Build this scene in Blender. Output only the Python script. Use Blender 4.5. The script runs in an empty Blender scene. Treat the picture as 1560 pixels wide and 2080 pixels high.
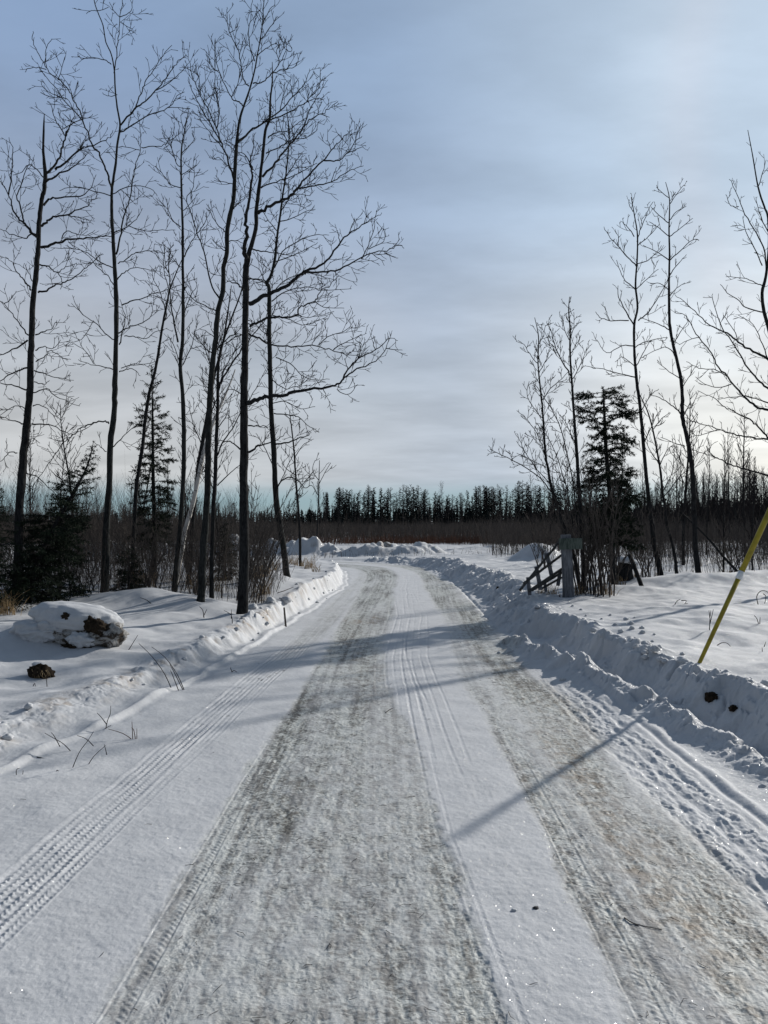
import bpy, math, random
import numpy as np
from mathutils import Vector, Matrix

# ------------------------------------------------------------------ camera, sky, sun, exposure
scn = bpy.context.scene
C = scn.collection
CAM_H = 1.6
F = 1562.0                      # focal length in photo pixels (photo 1560 x 2080)
PITCH = math.atan(18.0 / F)     # horizon 18 px below the picture centre

cam_data = bpy.data.cameras.new("camera")
cam_data.sensor_fit = 'VERTICAL'
cam_data.sensor_height = 36.0
cam_data.lens = F / 2080.0 * 36.0
cam_data.clip_start = 0.05
cam_data.clip_end = 20000.0
cam = bpy.data.objects.new("camera", cam_data)
cam.location = (0, 0, CAM_H)
cam.rotation_euler = (math.radians(90) + PITCH, 0, 0)
C.objects.link(cam)
scn.camera = cam

SUN_AZ = math.radians(45.0)     # to the right of straight ahead (+Y)
SUN_EL = math.radians(23.7)
sun_dir = Vector((math.sin(SUN_AZ) * math.cos(SUN_EL), math.cos(SUN_AZ) * math.cos(SUN_EL), math.sin(SUN_EL)))

world = bpy.data.worlds.new("World")
scn.world = world
world.use_nodes = True
wt = world.node_tree
wt.nodes.clear()
def wn(kind, **kw):
    n = wt.nodes.new(kind)
    for k, v in kw.items():
        setattr(n, k, v)
    return n
def wl(a, b): wt.links.new(a, b)
def wmath(op, a, b=None, clamp=False):
    n = wn('ShaderNodeMath', operation=op, use_clamp=clamp)
    for i, v in enumerate((a, b)):
        if v is None: continue
        if isinstance(v, (int, float)): n.inputs[i].default_value = v
        else: wl(v, n.inputs[i])
    return n.outputs[0]
def wmix(f, a, b, mode='MIX'):
    n = wn('ShaderNodeMix', data_type='RGBA', blend_type=mode)
    if isinstance(f, (int, float)): n.inputs[0].default_value = f
    else: wl(f, n.inputs[0])
    for i, v in ((6, a), (7, b)):
        if isinstance(v, tuple): n.inputs[i].default_value = v + (1,)
        else: wl(v, n.inputs[i])
    return n.outputs[2]
w_out = wn('ShaderNodeOutputWorld')
w_bg = wn('ShaderNodeBackground')
w_bg.inputs[1].default_value = 0.118
sky = wn('ShaderNodeTexSky', sky_type='NISHITA')
sky.sun_disc = False
sky.sun_elevation = SUN_EL
sky.sun_rotation = SUN_AZ
sky.altitude = 200
sky.air_density = 1.0
sky.dust_density = 0.6
sky.ozone_density = 1.5
tc = wn('ShaderNodeTexCoord')
nrm = wn('ShaderNodeVectorMath', operation='NORMALIZE')
wl(tc.outputs['Generated'], nrm.inputs[0])
sep = wn('ShaderNodeSeparateXYZ')
wl(nrm.outputs[0], sep.inputs[0])
dz = sep.outputs[2]
# thin cloud sheet: project the direction on a plane so the streaks flatten toward the horizon
den = wmath('ADD', wmath('MAXIMUM', dz, 0.0), 0.16)
comb = wn('ShaderNodeCombineXYZ')
wl(wmath('DIVIDE', sep.outputs[0], den), comb.inputs[0])
wl(wmath('DIVIDE', sep.outputs[1], den), comb.inputs[1])
def wnoise(scale, detail, rough, stretch=(1, 1, 1), off=(0, 0, 0), rot=0.0):
    mp = wn('ShaderNodeMapping')
    mp.inputs['Scale'].default_value = stretch
    mp.inputs['Location'].default_value = off
    mp.inputs['Rotation'].default_value = (0, 0, rot)
    wl(comb.outputs[0], mp.inputs[0])
    n = wn('ShaderNodeTexNoise')
    n.inputs['Scale'].default_value = scale
    n.inputs['Detail'].default_value = detail
    n.inputs['Roughness'].default_value = rough
    wl(mp.outputs[0], n.inputs['Vector'])
    return n.outputs[0]
def wramp(v, a, b, lo=0.0, hi=1.0):
    n = wn('ShaderNodeMapRange', interpolation_type='SMOOTHSTEP')
    wl(v, n.inputs[0])
    n.inputs[1].default_value = a; n.inputs[2].default_value = b
    n.inputs[3].default_value = lo; n.inputs[4].default_value = hi
    return n.outputs[0]
n1 = wnoise(0.55, 4, 0.5, (1, 0.6, 1), (3.1, 1.7, 0), 0.5)
n2 = wnoise(2.3, 6, 0.55, (0.6, 1.1, 1), (0.4, 5.2, 0), 0.7)
dot = wn('ShaderNodeVectorMath', operation='DOT_PRODUCT')
wl(nrm.outputs[0], dot.inputs[0])
dot.inputs[1].default_value = sun_dir
glow = wramp(dot.outputs['Value'], 0.74, 1.0)
cloud_a = wmix(wramp(dz, 0.0, 0.55), (5.05, 5.0, 4.85), (1.75, 2.5, 3.95))
side = wramp(sep.outputs[0], -0.45, 0.42)
cloud_a = wmix(wmath('MULTIPLY', side, 0.62), cloud_a, (3.5, 4.4, 5.7))
cloud_b = wmix(wmath('MULTIPLY', wramp(n1, 0.3, 0.7), wramp(dz, 0.12, 0.45, 0.15, 1.0)), cloud_a, (2.6, 3.6, 5.0))
cloud_c = wmix(wmath('MULTIPLY', glow, 0.8), cloud_b, wmix(wramp(dz, 0.02, 0.4), (13.0, 12.0, 10.0), (5.2, 6.2, 7.3)))
# the 22 degree halo that thin ice cloud draws around the sun
def hring(c, w):
    d_ = wmath('SUBTRACT', dot.outputs['Value'], math.cos(math.radians(c)))
    return wramp(wmath('ABSOLUTE', d_), 0.0, w, 1.0, 0.0)
hal = wmath('MULTIPLY', hring(22.6, 0.035), wramp(n2, 0.3, 0.7, 0.45, 1.0))
cloud_c = wmix(wmath('MULTIPLY', hal, 0.34), cloud_c, (5.4, 6.1, 6.9))
cloud_c = wmix(wmath('MULTIPLY', hring(21.4, 0.016), 0.14), cloud_c, (6.0, 5.6, 6.0))
shade = wramp(n2, 0.28, 0.72, 0.87, 1.10)
vsc = wn('ShaderNodeVectorMath', operation='SCALE')
wl(cloud_c, vsc.inputs[0]); wl(shade, vsc.inputs['Scale'])
cover = wmath('MULTIPLY', wramp(dz, 0.022, 0.06), wramp(n1, 0.15, 0.55, 0.72, 0.95))
# the sky is dimmed overhead and behind the camera to lower the ambient light
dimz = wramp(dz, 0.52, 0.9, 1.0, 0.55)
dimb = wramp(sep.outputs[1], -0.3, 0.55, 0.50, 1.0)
cov2 = wmath('MAXIMUM', wmath('MAXIMUM', cover, wramp(dz, .1, .25, 0, .97)), wmath('MULTIPLY', glow, 0.95))
skytint = wmix(0.75, wmix(1.0, sky.outputs[0], (0.42, 0.62, 0.86), 'MULTIPLY'), (2.3, 3.2, 3.7))
final = wmix(cov2, skytint, vsc.outputs[0])
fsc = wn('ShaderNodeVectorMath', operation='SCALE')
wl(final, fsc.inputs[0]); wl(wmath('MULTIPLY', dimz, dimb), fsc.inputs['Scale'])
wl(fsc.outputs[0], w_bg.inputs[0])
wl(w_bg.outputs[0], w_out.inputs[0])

sun_data = bpy.data.lights.new("sun", 'SUN')
sun_data.energy = 4.7
sun_data.angle = math.radians(0.95)
sun_data.color = (1.0, 0.95, 0.88)
sun = bpy.data.objects.new("sun", sun_data)
sun.rotation_euler = (-sun_dir).to_track_quat('-Z', 'Y').to_euler()
C.objects.link(sun)
scn.view_settings.view_transform = 'Standard'
scn.view_settings.look = 'None'
scn.view_settings.gamma = 1.0
scn.view_settings.exposure = 0.08
scn.view_settings.use_curve_mapping = False

# ------------------------------------------------------------------ helpers
CP, SP = math.cos(PITCH), math.sin(PITCH)
def ray(px, py):
    dx = (px - 780.0) / F; dy = -(py - 1040.0) / F
    return dx, CP - dy * SP, SP + dy * CP
def at(px, py, Y):
    dx, ry, rz = ray(px, py)
    k = Y / ry
    return (dx * k, Y, CAM_H + rz * k)

def tag(o, label=None, cat=None, group=None, kind=None):
    if label: o['label'] = label
    if cat: o['category'] = cat
    if group: o['group'] = group
    if kind: o['kind'] = kind
    return o
def empty(name, loc, label=None, cat=None, group=None):
    o = bpy.data.objects.new(name, None)
    o.location = loc
    o.empty_display_size = 0.2
    C.objects.link(o)
    return tag(o, label, cat, group)
def link_mesh(name, me, mat, parent=None, loc=None):
    o = bpy.data.objects.new(name, me)
    if mat is not None:
        if not me.materials: me.materials.append(mat)
    C.objects.link(o)
    if parent is not None: o.parent = parent
    if loc is not None: o.location = loc
    return o
def raw_mesh(name, V, faces_idx, sizes, smooth=True):
    """V (n,3); faces_idx flat loop indices; sizes per-face loop counts"""
    me = bpy.data.meshes.new(name)
    V = np.asarray(V, dtype=np.float32); faces_idx = np.asarray(faces_idx, dtype=np.int32)
    sizes = np.asarray(sizes, dtype=np.int32)
    me.vertices.add(len(V)); me.vertices.foreach_set('co', V.ravel())
    me.loops.add(len(faces_idx)); me.loops.foreach_set('vertex_index', faces_idx)
    starts = np.concatenate(([0], np.cumsum(sizes)[:-1])).astype(np.int32)
    me.polygons.add(len(sizes)); me.polygons.foreach_set('loop_start', starts)
    me.polygons.foreach_set('use_smooth', np.full(len(sizes), smooth, dtype=bool))
    me.update(calc_edges=True)
    return me
def copy_tree(o, parent=None):
    c = o.copy(); C.objects.link(c)
    if parent is not None: c.parent = parent
    for ch in list(o.children): copy_tree(ch, c)
    return c

# ---- numpy lattice noise
def _hash(ix, iy, seed):
    h = (ix.astype(np.int64) * 374761393 + iy.astype(np.int64) * 668265263 + seed * 1442695041) & 0xffffffff
    h = ((h ^ (h >> 13)) * 1274126177) & 0xffffffff
    h = h ^ (h >> 16)
    return (h & 0xffff).astype(np.float32) / 65535.0
def vnoise(x, y, seed=0):
    ix = np.floor(x); iy = np.floor(y)
    fx = (x - ix).astype(np.float32); fy = (y - iy).astype(np.float32)
    ux = fx * fx * fx * (fx * (fx * 6 - 15) + 10); uy = fy * fy * fy * (fy * (fy * 6 - 15) + 10)
    a = _hash(ix, iy, seed); b = _hash(ix + 1, iy, seed); c = _hash(ix, iy + 1, seed); d = _hash(ix + 1, iy + 1, seed)
    return (a + (b - a) * ux) * (1 - uy) + (c + (d - c) * ux) * uy      # 0..1
def fbm(x, y, octv=4, seed=0, gain=0.5):
    s = 0; a = 1.0; n = 0
    for k in range(octv):
        s = s + a * (vnoise(x * 2 ** k + 17.3 * k, y * 2 ** k - 9.1 * k, seed + k) * 2 - 1); n += a; a *= gain
    return s / n
def cells(x, y, seed=0):
    """rounded lumps: 1 - distance to the nearest jittered point"""
    ix = np.floor(x); iy = np.floor(y)
    best = np.full(x.shape, 9.0, dtype=np.float32)
    for dx in (-1, 0, 1):
        for dy in (-1, 0, 1):
            jx = ix + dx; jy = iy + dy
            px = jx + _hash(jx, jy, seed); py = jy + _hash(jx, jy, seed + 77)
            sz = 0.45 + 0.75 * _hash(jx, jy, seed + 151)
            d = ((x - px) ** 2 + (y - py) ** 2) / sz
            best = np.minimum(best, d)
    return np.clip(1 - best * 1.6, 0, 1)
def sstep(a, b, x):
    t = np.clip((x - a) / (b - a), 0, 1)
    return t * t * (3 - 2 * t)

# ------------------------------------------------------------------ terrain
CL = [(0, -40), (0, 0), (0, 4), (0, 8), (.15, 13), (.38, 18), (.5, 22), (.38, 24.5), (-.1, 26.6), (-1.2, 28.1), (-2.6, 28.95), (-5, 29.7), (-10, 30.5), (-20, 31), (-45, 31.5), (-90, 33)]
def _dense(pts, n=10):
    out = []
    P = [Vector((a, b, 0)) for a, b in pts]
    for i in range(len(P) - 1):
        p0 = P[max(i - 1, 0)]; p1 = P[i]; p2 = P[i + 1]; p3 = P[min(i + 2, len(P) - 1)]
        L = (p2 - p1).length
        m1 = (p2 - p0) / max((p2 - p0).length, 1e-6) * L; m2 = (p3 - p1) / max((p3 - p1).length, 1e-6) * L
        for k in range(n):
            t = k / n
            h = (2 * t ** 3 - 3 * t ** 2 + 1) * p1 + (t ** 3 - 2 * t ** 2 + t) * m1 + (-2 * t ** 3 + 3 * t ** 2) * p2 + (t ** 3 - t ** 2) * m2
            out.append((h.x, h.y))
    out.append(pts[-1])
    return np.array(out)
CLD = _dense(CL)
_seg = CLD[1:] - CLD[:-1]
_sl = np.hypot(_seg[:, 0], _seg[:, 1])
_s0 = np.concatenate(([0], np.cumsum(_sl)))[:-1] - 40.0
def road_coords(x, y):
    x = np.asarray(x, dtype=np.float64); y = np.asarray(y, dtype=np.float64)
    shp = x.shape; x = x.ravel(); y = y.ravel()
    T = x.copy(); S = y.copy()
    idx = np.nonzero((y > 7.5) | (x < -25))[0]
    seg_ok = np.arange(len(_seg))
    for c0 in range(0, len(idx), 60000):
        ii = idx[c0:c0 + 60000]
        px = x[ii]; py = y[ii]
        bd = np.full(len(ii), 1e18); bt = np.zeros(len(ii)); bs = np.zeros(len(ii))
        for k in seg_ok:
            ax, ay = CLD[k]; dx, dy = _seg[k]; l = _sl[k]
            u = ((px - ax) * dx + (py - ay) * dy) / (l * l)
            u = np.clip(u, 0, 1)
            qx = px - ax - u * dx; qy = py - ay - u * dy
            d = qx * qx + qy * qy
            m = d < bd
            bd = np.where(m, d, bd)
            side = np.sign(dy * (px - ax) - dx * (py - ay))
            bt = np.where(m, np.sqrt(d) * side, bt)
            bs = np.where(m, _s0[k] + u * l, bs)
        T[ii] = bt; S[ii] = bs
    return T.reshape(shp), S.reshape(shp)

I = np.interp
def left_edge(s): return I(s, [0, 3, 4.9, 7.1, 8.9, 12, 16, 19, 23, 30], [-3.0, -2.7, -2.44, -1.95, -1.72, -1.52, -1.38, -1.35, -1.6, -1.75])
def left_crest(s): return I(s, [0, 3, 5.7, 6.7, 8.3, 10.7, 13.1, 18, 23, 30], [-3.6, -3.3, -2.95, -2.58, -2.27, -1.97, -1.82, -1.66, -1.95, -2.2])
def left_h(s): return I(s, [0, 6, 8.5, 11, 14, 19, 24, 30, 40], [.10, .11, .15, .22, .31, .34, .3, .25, .2])
def berm_t(s): return I(s, [0, 4, 4.9, 7.65, 9.55, 10.6], [3.0, 2.62, 2.45, 2.06, 1.70, 1.55])
def right_crest(s): return I(s, [0, 4, 5.8, 6.76, 7.75, 9, 10.5, 10.9, 12, 14.2, 19, 22, 25, 28, 31], [3.4, 3.12, 2.93, 2.75, 2.58, 2.5, 2.5, 2.1, 2.15, 2.45, 2.2, 1.75, 1.85, 2.1, 2.6])
def right_h(s): return I(s, [0, 5, 8, 12, 18, 24, 27, 29.5, 33], [.24, .25, .27, .33, .36, .33, .25, .08, .03])
def E1(s): return I(s, [0, 2.4, 4.8, 6.5, 8, 11, 14, 20, 26, 32], [-.92, -.91, -.87, -.80, -.73, -.76, -.80, -.98, -1.1, -1.2])
def E2(s): return I(s, [0, 2.4, 3.1, 3.9, 5, 6, 7.5, 9, 13, 18, 25], [.55, .45, .36, .30, .26, .20, .04, -.05, .02, -.16, -.1])
def E3(s): return I(s, [0, 2.4, 4, 6, 8, 10.8, 13, 18, 25], [.74, .785, .82, .83, .78, .85, .85, .6, .5])
def E4(s): return I(s, [0, 3, 6, 8, 11, 15, 20, 26], [1.5, 1.5, 1.58, 1.52, 1.55, 1.45, 1.25, 1.15])
def TRK(s): return I(s, [0, 2.8, 4.3, 6.4, 8.9, 12], [-1.62, -1.6, -1.5, -1.36, -1.17, -1.1])   # the single tyre track on the left

def tyre(t, s, c, half, ribs, depth, lug=0.036, seed=3):
    """moulded tread print: ribs along, lugs across"""
    u = (t - c) / half
    m = sstep(1.0, 0.86, np.abs(u))
    rib = 0.5 + 0.5 * np.cos(u * math.pi * ribs)
    chev = 0.5 + 0.5 * np.sin(2 * math.pi * (s / lug + np.abs(u) * 1.2 + 0.5 * np.floor((u + 1) * ribs / 2)))
    crumb = 0.75 + 0.5 * fbm(t * 16, s * 12, 2, seed + 60)
    z = (-depth * (0.45 + 0.45 * rib) + depth * 0.95 * chev * (1 - .7 * rib)) * crumb
    rim = np.exp(-((np.abs(u) - 1.06) / 0.09) ** 2) * depth * 0.45 * crumb
    return z * m + rim, m

def mound(x, y, cx, cy, rx, ry, h, rot=0.0, p=1.0):
    c, s_ = math.cos(rot), math.sin(rot)
    u = ((x - cx) * c + (y - cy) * s_) / rx; v = (-(x - cx) * s_ + (y - cy) * c) / ry
    return h * np.exp(-(u * u + v * v) ** p)

def terrain(x, y, detail=True):
    """returns height and masks"""
    x = np.asarray(x, dtype=np.float64); y = np.asarray(y, dtype=np.float64)
    t, s = road_coords(x, y)
    near = np.exp(-np.maximum(s - 3, 0) / 14.0)
    z = np.zeros_like(x)
    wob = fbm(x * 1.3, y * 1.3, 3, 5) * 0.06 * sstep(1.2, 2.4, np.abs(t))
    # ---- right bank
    rc = right_crest(s) + fbm(x * 1.5, y * 1.5, 4, 21) * 0.16
    rh = right_h(s)
    wid = I(s, [0, 8, 10.4, 11, 13, 20], [.42, .40, .36, .55, .8, .8])
    lumps = fbm(x * 5, y * 5, 4, 31)
    ru = (t - (rc - wid)) / wid
    bank = sstep(0, 1, ru + 0.10 * lumps)
    lip = np.exp(-((t - rc - 0.05) / 0.14) ** 2) * (0.030 + 0.05 * np.clip(fbm(x * 3.1, y * 3.1, 3, 41), 0, 1))
    z += bank * rh * (1 + 0.06 * fbm(x * 2, y * 2, 3, 44)) + lip * (rh > 0.1)
    rmask = sstep(-.1, .2, ru)
    # plateau undulation
    away_r = sstep(0.3, 2.2, t - rc)
    z += away_r * (0.07 * fbm(x * .33, y * .5, 3, 51) + 0.02 * fbm(x * 1.1, y * 1.7, 3, 52))
    # ---- small berm on the right
    tb = berm_t(s) + fbm(s * 3, s * 0 + 8.8, 3, 61) * 0.05
    ba = 0.115 * sstep(10.4, 9.6, s) * (0.9 + 0.2 * fbm(s * 3.3, s * 0, 2, 66))
    bu = (t - tb)
    berm = ba * np.exp(-np.abs(bu / np.where(bu < 0, 0.15, 0.12)) ** 1.7)
    z += berm
    # snow apron between the road and the berm / bank
    z += sstep(1.62, 1.95, t) * 0.025 * sstep(9, 7, s) * (1 - rmask)
    # ---- left bank
    le = left_edge(s) + fbm(x * 1.4, y * 1.4, 4, 71) * .09
    lc = left_crest(s) + fbm(x * 1.7, y * 1.7, 3, 72) * .10
    lh = left_h(s)
    lu = (le - t) / np.maximum(le - lc, .1)
    z += (0.022 * sstep(0, .12, lu) + np.exp(-((t - le + .05) / .05) ** 2) * .018 * sstep(14, 11, s))
    z += sstep(0.35, 1.0, lu + .12 * lumps) * (lh - .022)
    lcrest = np.exp(-((t - lc) / 0.15) ** 2)
    z += lcrest * (0.005 + 0.06 * np.clip(fbm(x * 2.1, y * 2.1, 3, 81), 0, 1))
    away_l = sstep(0.2, 3.0, lc - t)
    z += away_l * (0.12 + 0.07 * fbm(x * .4, y * .5, 3, 91))
    away = np.maximum(away_l, away_r)
    # ---- mounds and drifts
    z += mound(x, y, -3.55, 11.9, .95, .55, .22) + mound(x, y, -2.2, 15.3, .55, .9, .16)
    z += mound(x, y, -3.95, 8.7, .75, .5, .20)
    z += mound(x, y, 6.1, 15.0, 1.5, .55, .20, .1) + mound(x, y, 4.3, 13.6, 1.2, .4, .12, -.05) + mound(x, y, 8.3, 15.4, 1.6, .6, .18)
    for tx_, ty_ in ((-5.35, 11.2), (-4.56, 12.6), (-3.53, 12.9), (-2.79, 11.75), (-2.05, 11.1), (-1.93, 15.7), (5.76, 16.0), (6.96, 17.0), (3.02, 12.6)):
        r2 = (x - tx_) ** 2 + (y - ty_) ** 2
        z += .06 * np.exp(-r2 / .12) - .07 * np.exp(-r2 / .022)
    z += mound(x, y, 5.06, 25.2, .70, .8, .56, 0, 1.3)
    z += mound(x, y, 6.1, 26.2, .7, .8, .22)
    pn = fbm(x * .9, y * .9, 4, 101)
    pile = np.exp(-((y - 34.4 - .5 * fbm(x * .25, y * 0, 2, 103)) / .85) ** 2) * sstep(3.4, 1.2, x) * sstep(-16, -13, x)
    z += pile * (0.50 + .75 * pn)
    pile2 = np.exp(-((y - 39) / 1.6) ** 2) * sstep(2, 4, x) * sstep(22, 16, x)
    z += pile2 * (.12 + .3 * np.clip(pn, 0, 1))
    z += wob * (1 - pile)
    far = sstep(60, 130, np.hypot(x, y))
    z *= (1 - far)
    z += far * 0.25 * (1 + fbm(x * .02, y * .02, 2, 7))
    if not detail:
        return z
    # ------------------------------ fine surface
    inroad = sstep(-.02, .1, t - le) * sstep(.05, -.1, t - np.minimum(rc - wid + .05, 9))
    ragged = fbm(t * 7, s * 2.0, 3, 111) * .06 + fbm(t * 28, s * 16, 3, 112) * .035
    e1, e2, e3, e4 = E1(s), E2(s), E3(s), E4(s)
    soft = .035 + .07 * (1 - near)
    ice_main = sstep(-soft, soft, t - e1 + ragged * .7) * sstep(soft, -soft, t - e2 + ragged)
    e4j = e4 + .15 * fbm(s * .8, s * 0, 3, 113)
    ice_right = sstep(-soft, soft, t - e3 + ragged * .6) * sstep(.16, -.16, t - e4j + ragged)
    # far ruts: the snowy strip gets wheel lines
    ice = np.maximum(ice_main, ice_right)
    # thin drift feathers over ice
    feather = fbm(t * 2.2, s * .5, 4, 121)
    ice = ice * np.clip(.92 + .65 * feather + .3 * fbm(t * 14, s * 9, 3, 122), .2, 1)
    # a light polish under the left track further away
    lt = sstep(.26, .12, np.abs(t - (TRK(s) + .04))) * sstep(7, 11, s) * (.55 + .6 * fbm(t * 8, s * 1.1, 3, 131))
    ice = np.maximum(ice, np.clip(lt, 0, 1) * .55)
    lane = fbm(t * 3.1, s * .10 + 4, 2, 123)
    ice = ice * np.clip(.95 + .8 * lane, .45, 1.0)
    ice *= inroad
    # relief of the road
    z += inroad * (1 - ice) * 0.010
    z += ice * (0.0045 * fbm(t * 20, s * 9, 3, 141) + 0.0035 * fbm(t * 60, s * 34, 2, 142)) * (.3 + .7 * near)
    z += fbm(x * 46, y * 46, 2, 151) * .0016 * near * (1 - ice)
    z += fbm(x * 6, y * 6, 3, 152) * .004 * (1 - ice)
    trackm = np.zeros_like(z)
    # left track (two overlapping passes)
    dz_, m = tyre(t, s, TRK(s) - .045 + .018 * fbm(s * .7, s * 0, 2, 19), .12, 5, .0085 * np.clip(.8 + .7 * fbm(t * 5, s * 1.6, 2, 18), .3, 1.2), .034)
    f = sstep(11.5, 8.5, s); z += dz_ * f; trackm = np.maximum(trackm, m * f)
    dz_, m = tyre(t, s, TRK(s) + .115 + .02 * fbm(s * .5, s * 0, 2, 20), .06, 3, .007 * np.clip(.8 + .8 * fbm(t * 5, s * 1.3, 2, 17), .2, 1.2), .030)
    z += dz_ * f; trackm = np.maximum(trackm, m * f)
    # tread lines along the left margin of the ice
    dz_, m = tyre(t, s, e1 + .045, .045, 2, .0032, .030)
    f = sstep(6.5, 4.8, s); z += dz_ * f * inroad
    for off, hw in ((.14, .022), (.20, .018)):
        dz_, m = tyre(t, s, e1 + off, hw, 1, .0025, .028); z += dz_ * f * inroad
    # ruts through the snowy middle strip, further away
    rutc = I(s, [0, 4, 7, 9, 13, 18, 25], [.14, .08, .03, -.02, .04, -.14, -.08])
    for off, hw, dp in ((-.10, .03, .009), (.02, .035, .012), (.10, .03, .009), (.18, .03, .012), (.26, .035, .014), (.34, .03, .010), (.43, .03, .010), (.52, .03, .007)):
        dz_, m = tyre(t, s, rutc + off + .035 * fbm(s * .35 + off * 9, s * 0, 2, 15), hw * .62, 1, dp * .7, .033)
        f = sstep(3.6, 7.4, s) * sstep(27, 20, s) * inroad * np.clip(.55 + 1.1 * fbm(s * .5, s * 0 + off * 40, 3, 16), 0, 1.1); z += dz_ * f; trackm = np.maximum(trackm, m * f * .6)
    for off in (-.02, .05):
        dz_, m = tyre(t, s, I(s, [0, 2.4, 3.9, 6, 8], [.42, .40, .29, .25, .25]) + off, .014, 1, .0022, .030)
        z += dz_ * sstep(8, 6.5, s)
    # tread margin right of the strip
    dz_, m = tyre(t, s, e3 + .07, .05, 2, .0032, .031); z += dz_ * sstep(6.5, 4.5, s)
    for off in (.17, .30):
        dz_, m = tyre(t, s, e3 + off, .022, 1, .0025, .031); z += dz_ * sstep(6.5, 4.5, s)
    # chunky lugged track on the far right
    cm = sstep(1.50, 1.60, t) * sstep(1.96, 1.86, t) * sstep(8.5, 6.5, s)
    ch = cells(t * 26 + fbm(t * 9, s * 9, 2, 3), s * 22 + 2 * fbm(t * 6, s * 6, 2, 4), 7) * sstep(-.3, .3, fbm(t * 14, s * 3, 3, 9))
    z += cm * (-.010 + .009 * ch + .010 * fbm(t * 26, s * 10, 3, 161) + .003 * np.cos(t * 70 + fbm(s * 3, s * 0, 2, 6)))
    z += np.exp(-((t - 1.99 - .02 * fbm(s * 2, s * 0, 2, 8)) / .022) ** 2) * (-.012) * sstep(9, 7.5, s)
    z += np.exp(-((t - 2.05 - .02 * fbm(s * 2, s * 0, 2, 8)) / .03) ** 2) * (.009 + .008 * fbm(s * 4, t * 4, 3, 19)) * sstep(9, 7.5, s)
    # furrow along the right foot further up
    z += np.exp(-((t - I(s, [0, 11, 14, 18, 23, 28], [1.6, 1.62, 1.55, 1.42, 1.2, 1.15])) / .035) ** 2) * -.03 * sstep(11, 13, s) * sstep(29, 27, s)
    # broken snow on banks
    bankz = np.clip(np.exp(-((ru - .7) / .6) ** 2) + np.exp(-(bu / .17) ** 2) * sstep(10.6, 9.8, s), 0, 1) * (rh > .1)
    lbz = np.clip(np.exp(-((lu - .9) / .3) ** 2), 0, 1)
    rock = sstep(.0, .35, fbm(s * 1.3, t * .5, 3, 171))
    lbz = lbz * (.35 + .65 * rock)
    am = np.maximum(bankz, lbz * .9)
    sel = am > .02
    if np.any(sel):
        xs = x[sel]; ys = y[sel]
        wx = xs + .05 * fbm(xs * 5, ys * 5, 2, 183); wy = ys + .05 * fbm(xs * 5, ys * 5, 2, 184)
        def blocks(f_, sd, k_):
            return np.clip(cells(wx * f_, wy * f_, sd) * k_, 0, 1) * sstep(.38, .62, vnoise(xs * f_ * .45, ys * f_ * .45, sd + 300)) * (.5 + vnoise(xs * f_ * .9, ys * f_ * .9, sd + 400))
        q = blocks(4.2, 11, 2.2) * .062 + blocks(9, 12, 2.4) * .036 + blocks(19, 13, 2.2) * .018 + blocks(38, 14, 1.8) * .009
        q += fbm(xs * 9, ys * 9, 4, 181) * .020 + fbm(xs * 2.3, ys * 2.3, 2, 182) * .025
        q += .022 * np.abs(fbm(wx * 11, wy * 11, 4, 188)) - .022
        z[sel] += q * am[sel] - .02 * am[sel]
    # distant pile crust
    z += (pile > .1) * cells(x * 1.8, y * 1.8, 17) * .10 * pile
    # wind ripples on the fields
    z += away * (.008 * fbm(x * 3.2, y * 1.6, 3, 191))
    # ---- dirt mask
    dirt = np.zeros_like(z)
    dirt += ice * (.09 + .26 * fbm(t * 1.6, s * .45, 4, 201))
    dirt += ice * sstep(.2, .03, np.abs(t - (1.18 + .1 * fbm(s * .9, s * 0, 3, 203)))) * sstep(6.5, 5, s) * sstep(2.2, 3.2, s) * (.6 + .5 * fbm(t * 9, s * 4, 3, 204))
    dirt += sstep(.55, .1, np.hypot((t + .42) / .8, (s - 12.4) / 1.5)) * .75 * sstep(-.2, .3, fbm(t * 7, s * 3, 3, 205))
    dirt += np.clip(lbz * 2.2, 0, 1) * sstep(-.15, .2, fbm(x * 6, y * 6, 4, 211)) * .85 * sstep(20, 15, s)
    dirt += bankz * sstep(.35, .7, fbm(x * 2.4, y * 2.4, 4, 212)) * .12
    dirt += pile * sstep(.35, .5, fbm(x * 1.3, y * 2.2, 3, 213)) * 1.0
    dirt += pile2 * sstep(.4, .6, fbm(x * 1.1, y * 1.5, 3, 214)) * .6
    fieldd = away * sstep(44, 56, y) * .0
    return z, t, s, np.clip(ice, 0, 1), np.clip(dirt + fieldd, 0, 1), inroad, trackm

def ground_z(x, y):
    return float(terrain(np.array([float(x)]), np.array([float(y)]), False)[0])
def on_ground(px, py, guess=0.3):
    """point where the sight line through a photo pixel meets the snow"""
    dx, ry, rz = ray(px, py)
    k = np.geomspace(1.5, 70, 900)
    zz = CAM_H + rz * k - terrain(dx * k, ry * k, False)
    i = int(np.argmax(zz < 0)) if np.any(zz < 0) else len(k) - 1
    kk = k[i]
    return dx * kk, ry * kk, ground_z(dx * kk, ry * kk)

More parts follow.
